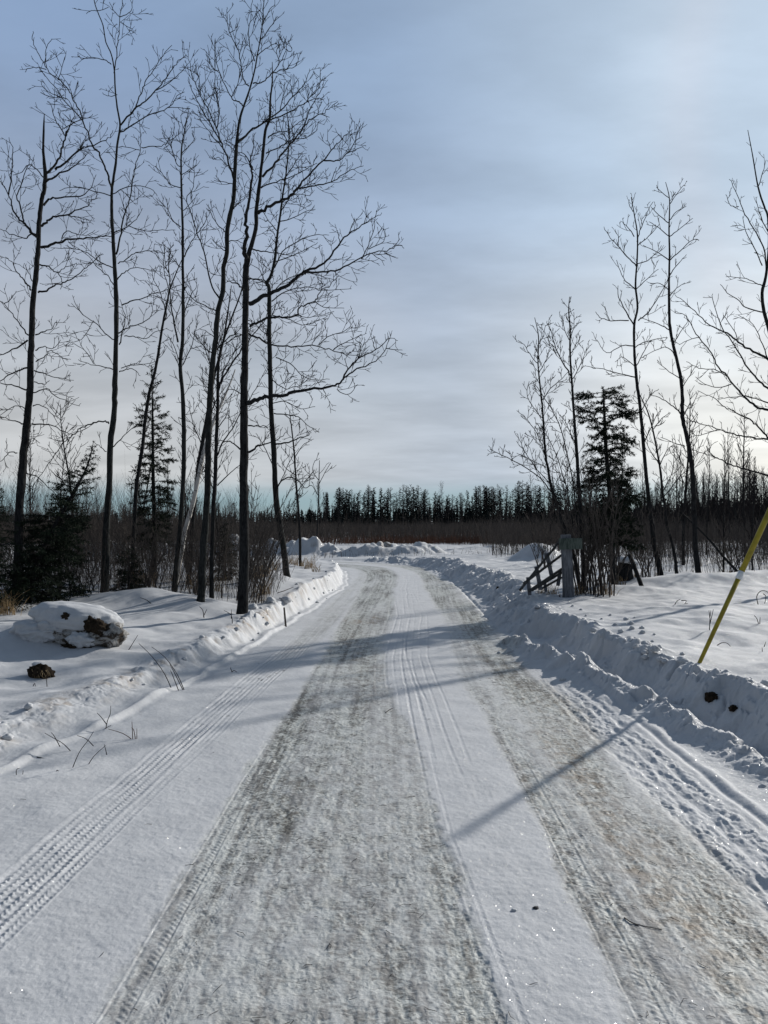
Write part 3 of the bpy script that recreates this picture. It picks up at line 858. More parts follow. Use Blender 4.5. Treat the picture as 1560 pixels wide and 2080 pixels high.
traced_tree('bare_tree', 'tall bare tree left of the small spruce, its thin forked top leaving the picture', 12.6,
  [(212, 1216, 16), (215, 1133, 14.5), (217, 1056, 13), (222, 979, 12), (224, 903, 12), (232, 838, 11), (233, 800, 10.5), (234, 759, 10), (236, 682, 9), (236, 605, 9), (233, 541, 8), (230, 490, 7), (227, 438, 6.2), (227, 400, 5.6), (228, 379, 5.2), (235, 333, 4.6), (238, 295, 4.2), (244, 256, 4), (238, 218, 3.2), (234, 179, 3), (232, 141, 2.7), (226, 110, 2.4), (215, 85, 2.2), (209, 51, 2.1), (200, 28, 2), (191, 0, 1.8), (182, -60, 1.2)],
  [([(232, 149), (237, 115), (240, 77), (244, 38), (249, 0), (254, -60)], 2), ([(226, 130), (212, 122), (195, 118), (178, 117), (168, 121), (157, 111)], 1.7), ([(243, 35), (255, 30), (266, 20), (270, 0)], 1.5), ([(244, 45), (258, 53), (270, 60)], 1.2), ([(243, 35), (232, 22), (222, 5)], 1.3), ([(198, 22), (208, 20), (220, 15)], 1.2), ([(198, 22), (186, 22), (175, 27)], 1.2),
   ([(245, 253), (274, 221), (295, 205), (318, 183), (336, 159), (351, 138), (364, 123), (380, 112)], 3), ([(274, 221), (287, 190), (295, 167), (310, 144), (331, 113), (349, 92)], 2.2), ([(318, 183), (341, 170), (364, 150), (384, 128)], 1.8), ([(244, 269), (272, 253), (305, 232), (333, 223), (351, 210), (359, 195), (375, 186)], 2.3), ([(340, 218), (362, 219), (386, 222)], 1.3), ([(238, 192), (222, 196), (208, 189)], 1.3),
   ([(226, 381), (220, 359), (210, 331), (200, 310), (185, 290), (174, 259), (164, 231), (149, 203), (138, 182), (118, 162), (95, 141), (79, 113), (68, 85), (65, 62)], 3.6), ([(169, 246), (146, 221), (126, 200), (118, 185), (103, 167), (85, 146), (79, 138)], 2), ([(95, 141), (74, 137), (56, 140), (51, 146)], 1.5), ([(95, 138), (92, 115), (95, 95), (105, 79)], 1.4), ([(118, 162), (124, 145), (131, 115)], 1.3), ([(150, 205), (140, 175), (124, 150)], 1.3), ([(122, 198), (105, 190), (90, 180), (82, 165)], 1.3), ([(149, 225), (135, 200), (100, 200)], 1.2),
   ([(236, 515), (246, 472), (254, 431), (264, 400), (272, 354), (277, 331), (285, 303), (286, 272), (279, 225)], 3.2), ([(287, 301), (308, 297), (328, 297), (346, 285), (369, 267)], 1.7), ([(284, 305), (265, 300), (245, 298)], 1.3),
   ([(229, 474), (246, 467), (262, 460), (277, 464), (297, 469), (320, 467), (356, 467)], 2.1), ([(262, 460), (280, 440), (282, 425)], 1.4), ([(238, 536), (254, 528), (272, 515), (295, 510), (318, 510), (333, 515)], 2), ([(238, 567), (253, 554), (267, 545), (295, 546), (331, 554)], 2.1), ([(231, 544), (210, 536), (190, 523), (164, 508), (133, 505), (103, 504)], 2.1), ([(231, 579), (218, 559), (200, 546), (180, 520), (138, 492)], 1.8), ([(229, 395), (262, 378), (305, 383), (320, 398)], 1.8), ([(228, 398), (190, 388), (150, 380), (120, 388)], 2),
   ([(241, 677), (251, 669), (269, 662), (290, 656), (305, 644), (309, 631), (308, 613)], 2.6), ([(242, 700), (251, 669), (254, 640), (243, 608)], 2.4), ([(248, 620), (272, 610), (290, 606), (313, 596), (341, 588), (369, 577), (400, 565)], 2.4), ([(252, 682), (275, 684), (298, 687), (315, 675), (333, 670)], 1.8),
   ([(232, 691), (213, 677), (195, 656), (177, 646), (162, 631), (151, 613)], 2), ([(190, 652), (165, 690), (135, 694)], 1.2), ([(228, 749), (205, 744), (185, 740), (159, 731)], 2), ([(190, 738), (172, 712), (147, 697)], 1.5), ([(242, 755), (256, 751), (272, 750), (285, 764)], 2), ([(246, 748), (270, 740), (295, 740), (318, 734)], 1.6),
   ([(223, 860), (213, 856), (195, 857), (179, 864), (164, 869), (154, 879), (133, 895), (121, 910), (97, 944), (72, 979), (49, 1013)], 3), ([(229, 909), (246, 892), (262, 874), (285, 859)], 2.2), ([(216, 918), (200, 905), (190, 898)], 1.6)],
  102, P=base_params(12.6, .95, .85, .03, .22), wild=.45, mat=M_BARK2)

traced_tree('bare_tree', 'slender bare tree with a narrow crown between the tall forked tree and the oaks', 12.9,
  [(352, 1224, 10), (358, 1150, 9.5), (365, 1080, 9), (371, 1000, 9), (374, 900, 9), (371, 800, 8), (366, 740, 7.5), (371, 690, 7), (372, 600, 6), (371, 520, 5.2), (371, 460, 4.8), (369, 400, 4), (368, 340, 3.5), (369, 300, 3), (374, 270, 2.2), (381, 235, 1.2)],
  [([(368, 338), (359, 333), (349, 303), (336, 282), (329, 269)], 1.8), ([(349, 303), (346, 285), (330, 268)], 1.3), ([(369, 313), (385, 295), (397, 277)], 1.7), ([(377, 269), (370, 252), (367, 235)], 1.4), ([(369, 382), (346, 374), (328, 351), (315, 338)], 1.8), ([(369, 355), (385, 345), (400, 335)], 1.5), ([(367, 461), (351, 449), (341, 426), (326, 410)], 1.9), ([(370, 430), (382, 418), (396, 402)], 1.6),
   ([(374, 523), (385, 497), (397, 477), (402, 455)], 2), ([(362, 695), (354, 656), (346, 605), (345, 528), (352, 495)], 3.4), ([(345, 560), (336, 535), (333, 500)], 1.6), ([(354, 656), (366, 620), (374, 590)], 1.5), ([(371, 545), (355, 530), (342, 505)], 1.6), ([(373, 640), (388, 600), (400, 580)], 1.8), ([(372, 740), (390, 700), (402, 650)], 2), ([(366, 740), (352, 700), (340, 680)], 1.7)],
  103, P=base_params(12.9, 1, .85, .16, .15), wild=1.6, mat=M_BARK2)

traced_tree('leaning_tree', 'thin crooked bare tree rising beside the pointed spruce tip', 14.2,
  [(268, 1195, 9), (271, 1110, 8.5), (274, 1038, 8), (277, 992, 8), (282, 954, 7.5), (290, 903, 7), (295, 851, 7), (303, 800, 6.5), (315, 754, 5.5), (323, 708, 5), (331, 656, 4.5), (340, 613, 4), (344, 590, 3.2), (356, 559, 2.5), (369, 528, 1.4)],
  [([(331, 656), (338, 640), (330, 610), (322, 585), (312, 570), (308, 545)], 2), ([(344, 590), (335, 560), (333, 530), (335, 495)], 1.6), ([(340, 613), (325, 605), (310, 600)], 1.4)], 104, P=base_params(14.2, 1, .9, .12, .18), wild=1.3)

traced_tree('bare_tree', 'grey-barked tall bare tree leaning right, just left of the darkest thick trunk', 11.75,
  [(408, 1230, 16), (410, 1190, 15), (412, 1137, 15), (417, 1069, 13.5), (421, 1002, 12.5), (423, 912, 12), (425, 845, 12), (427, 800, 11.5), (432, 737, 11), (438, 688, 10.5), (443, 631, 10), (453, 592, 9.5), (454, 544, 9), (461, 512, 9), (462, 464, 9), (472, 416, 8.2), (475, 398, 8), (477, 346, 7.4), (480, 303, 7), (484, 260, 5.4), (491, 228, 4.5), (506, 185, 3.6), (517, 144, 3), (523, 110, 2.6), (532, 58, 2.1), (535, 17, 1.8), (539, -25, 1.1)],
  [([(474, 361), (465, 332), (454, 300), (442, 268), (422, 219), (408, 196), (396, 167), (385, 130), (380, 95)], 3.6), ([(448, 288), (419, 239), (399, 202), (385, 173), (382, 156)], 2.3), ([(442, 260), (445, 219), (437, 173), (437, 138), (437, 81)], 2.1), ([(408, 196), (405, 165), (398, 135)], 1.6), ([(422, 219), (430, 195), (436, 178)], 1.5), ([(454, 300), (435, 280), (415, 255), (403, 241)], 2),
   ([(494, 216), (486, 208), (471, 202), (460, 179), (445, 144), (437, 110), (436, 79)], 2.6), ([(445, 144), (432, 140), (425, 120)], 1.4), ([(506, 176), (494, 159), (488, 127), (480, 95), (465, 63), (461, 29), (462, 14)], 2.4), ([(466, 65), (476, 62), (480, 48)], 1.3), ([(480, 95), (486, 85), (485, 78)], 1.2), ([(471, 196), (483, 170), (486, 138), (466, 112)], 1.7), ([(461, 42), (455, 35), (453, 25)], 1.1),
   ([(517, 124), (507, 95), (506, 58), (510, 23), (513, -12)], 2), ([(529, 81), (546, 61), (558, 43), (563, 32)], 1.7), ([(523, 112), (546, 95), (563, 87)], 1.6), ([(532, 50), (545, 25), (558, 10)], 1.6), ([(532, 40), (524, 25), (520, 14)], 1.3), ([(514, 170), (535, 167), (552, 150), (569, 127), (581, 101), (579, 82)], 2.3), ([(552, 150), (575, 141), (598, 136), (603, 127)], 1.7), ([(581, 101), (590, 105), (593, 95)], 1.3), ([(569, 127), (562, 105), (567, 92)], 1.4),
   ([(484, 288), (506, 268), (535, 248), (569, 225), (595, 196), (618, 170), (630, 140)], 4.2), ([(535, 248), (569, 236), (598, 222), (618, 211), (630, 196), (650, 165), (661, 159)], 2.6), ([(595, 196), (590, 170), (592, 150)], 1.6), ([(569, 225), (575, 195), (588, 165)], 1.6), ([(618, 211), (640, 200), (657, 203)], 1.5), ([(630, 196), (648, 178), (651, 140)], 1.5),
   ([(480, 312), (470, 300), (455, 287), (477, 280)], 1.8), ([(446, 605), (427, 573), (414, 512), (401, 474), (388, 432), (379, 406), (392, 380), (395, 335)], 3), ([(401, 474), (418, 450), (420, 430)], 1.6), ([(438, 631), (408, 618), (382, 599), (372, 575)], 2.2), ([(430, 717), (414, 704), (392, 676)], 2.2), ([(441, 711), (456, 692), (478, 679), (495, 679)], 3),
   ([(457, 470), (440, 455), (428, 430), (420, 425)], 2), ([(461, 512), (445, 500), (430, 485)], 1.8), ([(474, 425), (485, 412), (497, 400)], 2.4), ([(464, 490), (480, 489), (495, 494)], 2), ([(476, 375), (460, 370), (434, 367)], 1.6), ([(476, 345), (460, 335), (445, 320), (433, 325)], 1.6)],
  105, P=base_params(11.75, 1.15, .85, .12, .16), wild=1.2, mat=M_BARK2)

traced_tree('bare_tree', 'slim dark bare tree close behind the thick trunk, with long shoots slanting up right', 12.2,
  [(430, 1233, 9), (430, 1137, 8.5), (434, 1024, 8.5), (437, 979, 8), (439, 912, 7.5), (442, 822, 6.5), (443, 752, 5.5), (449, 708, 4.5), (469, 650, 3.5), (488, 599, 2.6), (497, 560, 1.4)],
  [([(441, 986), (462, 966), (485, 946), (505, 930)], 2.2), ([(441, 926), (455, 894), (476, 863), (494, 829), (520, 790), (540, 750)], 3), ([(443, 785), (459, 759), (485, 717), (510, 685), (533, 656), (548, 625)], 4), ([(443, 800), (452, 760), (474, 720), (490, 700)], 2.5), ([(442, 840), (430, 800), (405, 770)], 2), ([(449, 708), (430, 680), (405, 668)], 2), ([(436, 1000), (418, 960), (400, 930)], 2), ([(442, 870), (462, 840), (470, 800)], 2)],
  106, P=base_params(12.2, 1.1, .95, .13, .17), wild=1.8)

traced_tree('oak_tree', 'darkest thick-trunked oak of the left group, long bent limbs reaching over the road', 11.1,
  [(492, 1244, 21), (496, 1137, 19), (496, 1047, 17.5), (495, 957, 17), (496, 890, 16.5), (495, 822, 16.5), (497, 753, 14), (497, 688, 13.5), (499, 624, 13), (499, 560, 12.5), (502, 528, 12.5), (507, 509, 9.5), (520, 464, 8.2), (520, 432, 8), (524, 400, 7.6), (529, 355, 6.4), (535, 303, 6), (539, 265, 5.4), (548, 239, 5), (549, 202, 4), (553, 167, 3), (553, 126, 1.2)],
  [([(501, 524), (496, 509), (501, 470), (499, 442), (507, 400), (511, 370), (513, 346), (508, 326), (514, 303), (516, 270)], 8.5), ([(513, 346), (505, 325), (495, 312), (480, 308)], 3),
   ([(532, 358), (552, 340), (569, 317), (589, 294), (610, 268), (627, 245), (653, 231), (673, 219), (689, 211)], 4.3), ([(610, 268), (624, 239), (638, 205), (653, 185), (657, 170)], 2.4), ([(653, 231), (668, 238)], 1.5), ([(673, 219), (680, 210), (686, 206)], 1.4), ([(544, 278), (560, 270), (585, 265), (605, 250), (620, 240)], 2.2), ([(540, 310), (565, 300), (590, 285), (620, 280), (645, 262)], 2.2),
   ([(524, 432), (542, 422), (568, 410), (587, 400), (604, 384), (627, 355), (656, 326), (673, 306), (696, 283), (716, 262)], 6.2), ([(656, 326), (685, 326), (705, 311), (722, 286), (725, 252)], 2.7), ([(705, 311), (720, 305), (738, 297)], 1.7), ([(722, 286), (735, 278)], 1.4), ([(696, 283), (690, 275), (686, 272)], 1.3), ([(607, 384), (638, 378), (673, 369), (696, 355), (719, 343), (739, 337)], 2.8), ([(673, 369), (680, 350), (683, 340)], 1.5), ([(673, 306), (668, 290), (662, 285)], 1.4),
   ([(530, 380), (555, 372), (590, 360), (620, 345), (645, 330)], 2.5), ([(507, 618), (529, 605), (558, 592), (587, 579), (603, 563), (616, 554), (648, 541), (667, 525), (690, 493), (709, 474), (735, 458), (757, 442), (776, 434)], 8.2), ([(616, 555), (654, 552), (690, 546), (725, 528), (754, 514), (786, 509), (808, 497), (822, 505)], 3.8), ([(735, 525), (747, 499), (760, 464), (760, 448)], 1.9), ([(709, 474), (716, 455), (722, 445)], 1.6), ([(690, 493), (688, 478), (684, 468)], 1.6), ([(754, 514), (770, 525), (780, 530)], 1.2), ([(740, 455), (745, 440), (755, 430)], 1.4), ([(750, 505), (778, 490), (783, 466)], 1.5),
   ([(507, 663), (526, 653), (549, 645), (574, 645), (603, 640), (606, 628), (622, 618), (642, 608), (651, 592), (670, 579), (690, 560)], 4.8), ([(640, 613), (658, 623), (699, 626)], 1.7), ([(603, 640), (625, 645), (655, 638)], 1.5),
   ([(501, 820), (523, 813), (545, 805), (574, 804), (606, 794), (638, 791), (670, 786), (690, 778), (709, 759), (735, 746), (763, 733), (783, 708), (789, 676)], 8.2), ([(696, 772), (706, 749), (728, 727), (763, 711), (789, 688), (808, 692)], 3.4), ([(690, 781), (687, 794), (709, 801), (725, 781)], 2), ([(783, 708), (800, 710), (818, 711)], 1.6), ([(763, 711), (758, 700), (762, 690)], 1.6), ([(655, 790), (662, 800), (660, 812)], 1.6), ([(706, 749), (702, 735), (700, 728)], 1.5), ([(728, 727), (733, 700), (722, 690), (735, 679)], 1.8),
   ([(507, 679), (526, 688), (555, 701), (594, 704), (632, 701), (670, 711), (703, 720), (731, 720)], 3.8), ([(648, 701), (664, 685), (690, 676), (709, 666), (719, 651)], 1.8), ([(677, 711), (696, 698), (715, 690), (735, 679)], 2), ([(632, 701), (640, 690), (655, 672)], 1.5),
   ([(504, 919), (521, 908), (543, 901), (565, 892), (579, 877)], 4.2), ([(505, 864), (530, 865), (545, 867)], 2.6), ([(487, 912), (471, 899), (451, 896), (431, 899)], 2.8), ([(494, 589), (485, 579), (469, 573), (461, 568)], 4), ([(490, 680), (470, 690), (455, 705)], 2.4), ([(508, 505), (525, 508), (548, 512), (575, 516), (605, 520)], 3), ([(503, 566), (518, 567), (534, 569), (545, 572)], 3.2), ([(490, 800), (470, 790), (455, 800)], 2)],
  107, P=base_params(11.1, 1.2, .85, .08, .19), wild=1.0)

traced_tree('bare_tree', 'leaning bare tree rooted alone in the snow at the left edge of the road', 15.7,
  [(586, 1189, 13.5), (579, 1137, 13), (571, 1080, 12.5), (562, 1024, 12), (558, 957, 11), (555, 890, 10.5), (551, 845, 10), (549, 753, 9), (547, 688, 9), (547, 592, 8), (542, 576, 7.4), (550, 560, 6), (558, 528, 5.4), (563, 480, 4.8), (570, 432, 4.3), (574, 398, 3.8), (581, 352, 3.2), (587, 288, 2.6), (585, 245, 2.1), (582, 217, 1.2)],
  [([(558, 544), (574, 512), (606, 490), (638, 477), (667, 477)], 2.4), ([(561, 531), (594, 519), (622, 506), (645, 493)], 2), ([(552, 612), (581, 592), (622, 583), (658, 589), (715, 586)], 2.3), ([(550, 600), (578, 570), (620, 555), (650, 560), (685, 570)], 2), ([(553, 640), (590, 650), (615, 660), (650, 650)], 2), ([(561, 727), (587, 737), (613, 762), (638, 772), (670, 769)], 2), ([(553, 820), (580, 815), (610, 830), (640, 825)], 1.8),
   ([(563, 988), (574, 975), (590, 969), (606, 977), (619, 991), (633, 986), (644, 1004)], 2.8), ([(556, 840), (586, 843), (606, 847), (624, 863), (648, 879)], 2.2), ([(558, 902), (586, 899), (610, 889), (626, 885), (632, 878)], 3.4), ([(539, 573), (533, 560), (526, 547), (510, 538)], 2.2), ([(545, 580), (529, 570), (510, 567)], 2), ([(571, 430), (590, 400), (612, 380), (640, 372)], 2), ([(573, 410), (600, 395), (630, 398)], 1.8), ([(568, 450), (590, 445), (620, 430), (640, 425)], 2), ([(580, 360), (600, 330), (615, 310)], 1.8), ([(585, 300), (600, 270), (612, 255)], 1.6), ([(586, 290), (572, 265), (566, 240)], 1.6),
   ([(563, 470), (540, 440), (530, 420)], 1.6), ([(550, 690), (525, 665), (505, 650)], 1.8), ([(556, 950), (535, 905), (520, 880)], 1.8), ([(560, 1000), (585, 945), (600, 915)], 1.6), ([(550, 770), (580, 790), (600, 785), (630, 800)], 1.7)],
  108, P=base_params(15.7, 1.15, 1.05, .03, .2), wild=1.9, mat=M_BARK2)

traced_tree('birch_tree', 'white-barked birch leaning right through the dark trunks on the left', 13.6,
  [(352, 1224, 6), (362, 1165, 7), (371, 1110, 8.5), (376, 1078, 9), (388, 1036, 9), (399, 991, 8.5), (410, 935, 8), (425, 880, 6.5), (445, 830, 5.5), (463, 790, 4), (478, 750, 2)],
  [([(425, 880), (440, 850), (450, 810), (455, 780)], 2), ([(445, 830), (462, 815), (485, 800)], 1.8)], 109, P=base_params(13.6, .7, .8, .14, .15), mat=M_BIRCH, wild=.5)

traced_tree('bare_tree', 'dark leaning trunk crossing behind the white birch', 14.3,
  [(382, 1215, 9), (386, 1140, 9), (393, 1040, 8.5), (399, 980, 8), (403, 945, 8), (410, 905, 8), (417, 867, 7.5), (425, 820, 6.5), (436, 760, 5), (452, 700, 4), (462, 640, 3), (470, 580, 1.5)],
  [([(417, 867), (440, 810), (452, 770)], 2.4), ([(410, 905), (392, 860), (384, 820)], 2), ([(436, 760), (420, 720), (412, 680)], 2)], 110, P=base_params(14.3, 1.1, .95, .14, .17), wild=1.8)

traced_tree('bare_tree', 'thin young bare tree standing behind the lone leaning tree', 21.0,
  [(610, 1118, 5), (609, 1080, 5), (607, 1047, 4.6), (603, 1000, 4.2), (600, 960, 3.8), (597, 912, 3.2), (592, 867, 2.4), (588, 835, 1.2)],
  [([(603, 1000), (622, 975), (640, 955)], 1.8), ([(600, 965), (580, 950), (570, 930)], 1.5), ([(598, 930), (615, 905), (630, 895)], 1.5)], 111, P=base_params(21, .7, 1.1, .06, .18), wild=1.3)
traced_tree('bare_tree', 'small fan-crowned bare tree at the left end of the far tree line', 36.0,
  [(643, 1100, 3), (645, 1060, 2.8), (647, 1010, 2.4), (648, 970, 2), (649, 935, 1.2)], [([(647, 985), (660, 960), (672, 940)], 1.3), ([(647, 975), (635, 955), (640, 935)], 1.3)],
  112, P=base_params(36, .55, 1.9, .22, .12), wild=1.3)

# ------------------------------------------------------------------ right side
traced_tree('bare_tree', 'slight bare tree with fine twigs, leftmost of the group right of the road', 13.6,
  [(1182, 1222, 8), (1168, 1140, 7), (1142, 1060, 6), (1120, 990, 5.6), (1113, 950, 5), (1108, 924, 4.6), (1103, 846, 4), (1099, 802, 3.4), (1093, 740, 2.8), (1094, 685, 2.2), (1086, 645, 1.2)],
  [([(1100, 815), (1118, 790), (1140, 770), (1155, 755)], 1.8), ([(1103, 850), (1085, 830), (1070, 800), (1075, 775)], 1.6), ([(1094, 740), (1080, 725), (1065, 700), (1052, 692)], 1.5), ([(1094, 760), (1110, 730), (1118, 705)], 1.5), ([(1108, 924), (1090, 880), (1068, 850), (1050, 835)], 1.7), ([(1120, 1000), (1085, 960), (1030, 930), (1000, 915), (993, 905)], 2.2), ([(1165, 1070), (1150, 990), (1120, 900), (1090, 860)], 2.4), ([(1175, 1080), (1160, 960), (1135, 860), (1100, 800), (1085, 780)], 2.6), ([(1094, 700), (1104, 680), (1108, 660)], 1.4), ([(1115, 980), (1080, 940), (1058, 900), (1050, 880)], 1.6), ([(1110, 950), (1070, 930), (1050, 920)], 1.5)],
  201, P=base_params(13.6, 1.25, .8, .14, .15), wild=1.6)
traced_tree('bare_tree', 'two-stemmed bare tree rising just left of the flat-topped fir', 13.3,
  [(1188, 1224, 11), (1184, 1140, 9), (1180, 1060, 8), (1176, 990, 7), (1171, 913, 6.2), (1166, 846, 5.2), (1162, 780, 4.4), (1158, 722, 3.8), (1158, 666, 3), (1155, 630, 2.2), (1157, 603, 1.2)],
  [([(1160, 763), (1144, 737), (1129, 707), (1118, 670), (1110, 651)], 2.8), ([(1129, 707), (1120, 700), (1112, 685)], 1.5), ([(1164, 770), (1177, 744), (1192, 707)], 1.8), ([(1158, 690), (1165, 665), (1166, 635)], 1.6), ([(1156, 690), (1145, 665), (1142, 640)], 1.5), ([(1158, 722), (1170, 700), (1176, 690)], 1.4), ([(1170, 905), (1150, 860), (1135, 840)], 1.8)],
  202, P=base_params(13.3, 1.15, .62, .24, .12), wild=1.3)
traced_tree('bare_tree', 'tall bare tree with up-curved branches, right behind the flat-topped fir', 16.0,
  [(1342, 1192, 12), (1340, 1156, 11.5), (1329, 1110, 10), (1323, 1056, 8.5), (1316, 1001, 7.6), (1304, 868, 6.6), (1297, 802, 6.2), (1294, 780, 6), (1289, 722, 5.2), (1288, 662, 4.7), (1295, 625, 4.2), (1291, 580, 3.7), (1294, 528, 3.2), (1295, 480, 2.8), (1289, 439, 2.1), (1282, 400, 1.2)],
  [([(1287, 660), (1268, 625), (1257, 603), (1255, 580)], 2.6), ([(1277, 651), (1240, 651), (1218, 644), (1210, 633)], 2), ([(1238, 651), (1232, 635), (1228, 622)], 1.3), ([(1296, 651), (1315, 636), (1333, 610), (1352, 580), (1362, 555)], 2.3), ([(1292, 540), (1274, 521), (1255, 499), (1240, 484), (1227, 461)], 2.2), ([(1256, 499), (1257, 480)], 1.4), ([(1296, 536), (1322, 525), (1344, 499)], 1.8), ([(1294, 491), (1300, 469), (1315, 432), (1326, 410)], 2), ([(1289, 480), (1274, 461), (1262, 450)], 1.7), ([(1292, 588), (1274, 573), (1263, 558), (1253, 528)], 2), ([(1292, 588), (1315, 566), (1337, 547)], 1.7), ([(1289, 703), (1263, 703), (1232, 716), (1212, 690)], 2.1), ([(1288, 707), (1307, 696), (1337, 688), (1355, 685)], 1.9), ([(1289, 766), (1259, 759), (1225, 750), (1188, 744)], 2.3), ([(1292, 745), (1310, 710), (1322, 690)], 1.8), ([(1290, 745), (1265, 725), (1250, 735)], 1.5), ([(1286, 430), (1278, 415), (1278, 405)], 1.3), ([(1294, 500), (1318, 480), (1340, 455)], 1.7), ([(1300, 840), (1320, 805), (1338, 790)], 1.8), ([(1308, 900), (1330, 850), (1345, 830)], 1.8)],
  203, P=base_params(16, .85, .85, .17, .15), wild=.8)
traced_tree('bare_tree', 'tall gently bowed bare tree standing clear in the snow at right, nearest the yellow guard', 17.0,
  [(1421, 1182, 12), (1413, 1112, 10), (1410, 1045, 9.2), (1408, 979, 9), (1402, 924, 8.2), (1393, 879, 7.6), (1386, 846, 7.6), (1386, 802, 6.8), (1381, 759, 6.4), (1368, 703, 6), (1361, 666, 5.8), (1359, 625, 5), (1359, 573, 4.2), (1360, 517, 3.6), (1359, 462, 3), (1360, 406, 2), (1352, 370, 1.2)],
  [([(1359, 480), (1337, 462), (1318, 450)], 1.7), ([(1361, 480), (1381, 465), (1407, 443)], 1.8), ([(1361, 528), (1381, 510), (1407, 487), (1420, 489)], 2), ([(1407, 487), (1415, 470)], 1.3), ([(1359, 528), (1337, 514), (1307, 499)], 2), ([(1359, 454), (1333, 432), (1322, 420)], 1.7), ([(1361, 447), (1374, 430), (1394, 419)], 1.6), ([(1361, 415), (1370, 400), (1390, 375)], 1.6), ([(1360, 402), (1345, 392), (1334, 380)], 1.4), ([(1359, 670), (1337, 658), (1300, 644)], 2.1), ([(1360, 560), (1378, 535), (1395, 518)], 1.8), ([(1359, 590), (1340, 575), (1320, 580)], 1.6), ([(1361, 600), (1375, 585), (1392, 575)], 1.6),
   ([(1384, 840), (1368, 826), (1346, 811), (1320, 800)], 2.6), ([(1388, 844), (1399, 824), (1402, 815)], 2.4), ([(1384, 790), (1400, 765), (1412, 745)], 1.7), ([(1366, 700), (1385, 670), (1400, 650)], 1.8), ([(1382, 770), (1360, 755), (1335, 735)], 1.8), ([(1391, 906), (1368, 899), (1342, 888)], 2), ([(1372, 720), (1350, 705), (1310, 722)], 1.8)],
  204, P=base_params(17, .75, .8, .17, .15), wild=.6)
traced_tree('bare_tree', 'bare tree whose spreading limbs reach in from the right edge of the picture', 14.5,
  [(1662, 1225, 20), (1648, 1120, 18), (1625, 1000, 16), (1602, 850, 13), (1580, 740, 10), (1560, 661, 7), (1552, 634, 6.4), (1548, 595, 6.2), (1556, 560, 5.4), (1562, 500, 4.8), (1560, 442, 4.2), (1552, 419, 3.6), (1540, 380, 3), (1529, 317, 2.1), (1519, 264, 1.2)],
  [([(1556, 560), (1554, 513), (1537, 474), (1513, 435), (1497, 395), (1482, 364)], 3), ([(1500, 420), (1485, 418), (1474, 395)], 1.5), ([(1540, 380), (1550, 350), (1556, 325)], 1.7), ([(1548, 540), (1530, 500), (1515, 470), (1508, 440)], 2),
   ([(1590, 770), (1560, 729), (1530, 714), (1500, 696), (1478, 677), (1448, 666), (1426, 647), (1396, 618), (1370, 599)], 5.2), ([(1596, 815), (1560, 789), (1538, 770), (1515, 740), (1493, 703), (1467, 666), (1452, 625), (1447, 595)], 4.2), ([(1602, 860), (1560, 833), (1539, 829), (1519, 811), (1501, 795), (1478, 765), (1456, 740), (1441, 711), (1419, 685), (1400, 655), (1389, 640), (1370, 632)], 5),
   ([(1610, 940), (1580, 920), (1560, 891), (1541, 868), (1528, 856), (1501, 841), (1486, 833), (1468, 824), (1457, 811), (1435, 802), (1417, 793)], 4), ([(1602, 845), (1560, 820), (1541, 811), (1514, 805), (1479, 807), (1457, 809)], 3), ([(1552, 634), (1515, 625), (1500, 610), (1478, 595), (1463, 577)], 2.4), ([(1549, 580), (1540, 577), (1515, 566), (1474, 562)], 2.2),
   ([(1612, 900), (1570, 893), (1545, 890), (1519, 888), (1490, 882), (1459, 872), (1444, 866), (1413, 857), (1391, 847)], 4), ([(1459, 872), (1430, 882), (1400, 888)], 1.6), ([(1622, 985), (1570, 968), (1523, 955), (1490, 946), (1470, 937), (1452, 927), (1421, 919), (1401, 910)], 4), ([(1452, 927), (1440, 918), (1435, 905)], 1.6), ([(1560, 729), (1545, 690), (1530, 660), (1500, 640)], 2), ([(1500, 696), (1490, 670), (1470, 640)], 1.7), ([(1419, 685), (1400, 690), (1380, 700)], 1.5), ([(1478, 765), (1450, 750), (1420, 748), (1395, 735)], 2), ([(1486, 780), (1460, 787), (1432, 780), (1412, 765)], 1.8), ([(1565, 480), (1545, 440), (1535, 400)], 2)],
  205, P=base_params(14.5, .85, .9, .09, .18), wild=.7, mat=M_BARK2)
traced_tree('bare_tree', 'thin crooked bare tree between the two tall bare trees at right', 16.4,
  [(1376, 1184, 6.5), (1371, 1134, 6), (1364, 1098, 5.5), (1355, 1067, 5.2), (1351, 1030, 5), (1346, 1001, 4.8), (1340, 946, 4.2), (1326, 873, 3.2), (1315, 835, 2.6), (1298, 798, 1.3)],
  [([(1340, 946), (1355, 915), (1368, 903)], 1.8), ([(1326, 873), (1345, 850), (1360, 838)], 1.6), ([(1346, 1000), (1365, 960), (1370, 905)], 2), ([(1348, 1010), (1375, 975), (1400, 950)], 2), ([(1338, 940), (1320, 915), (1310, 890)], 1.7)],
  206, P=base_params(16.4, 1, .85, .2, .14), wild=1.4)

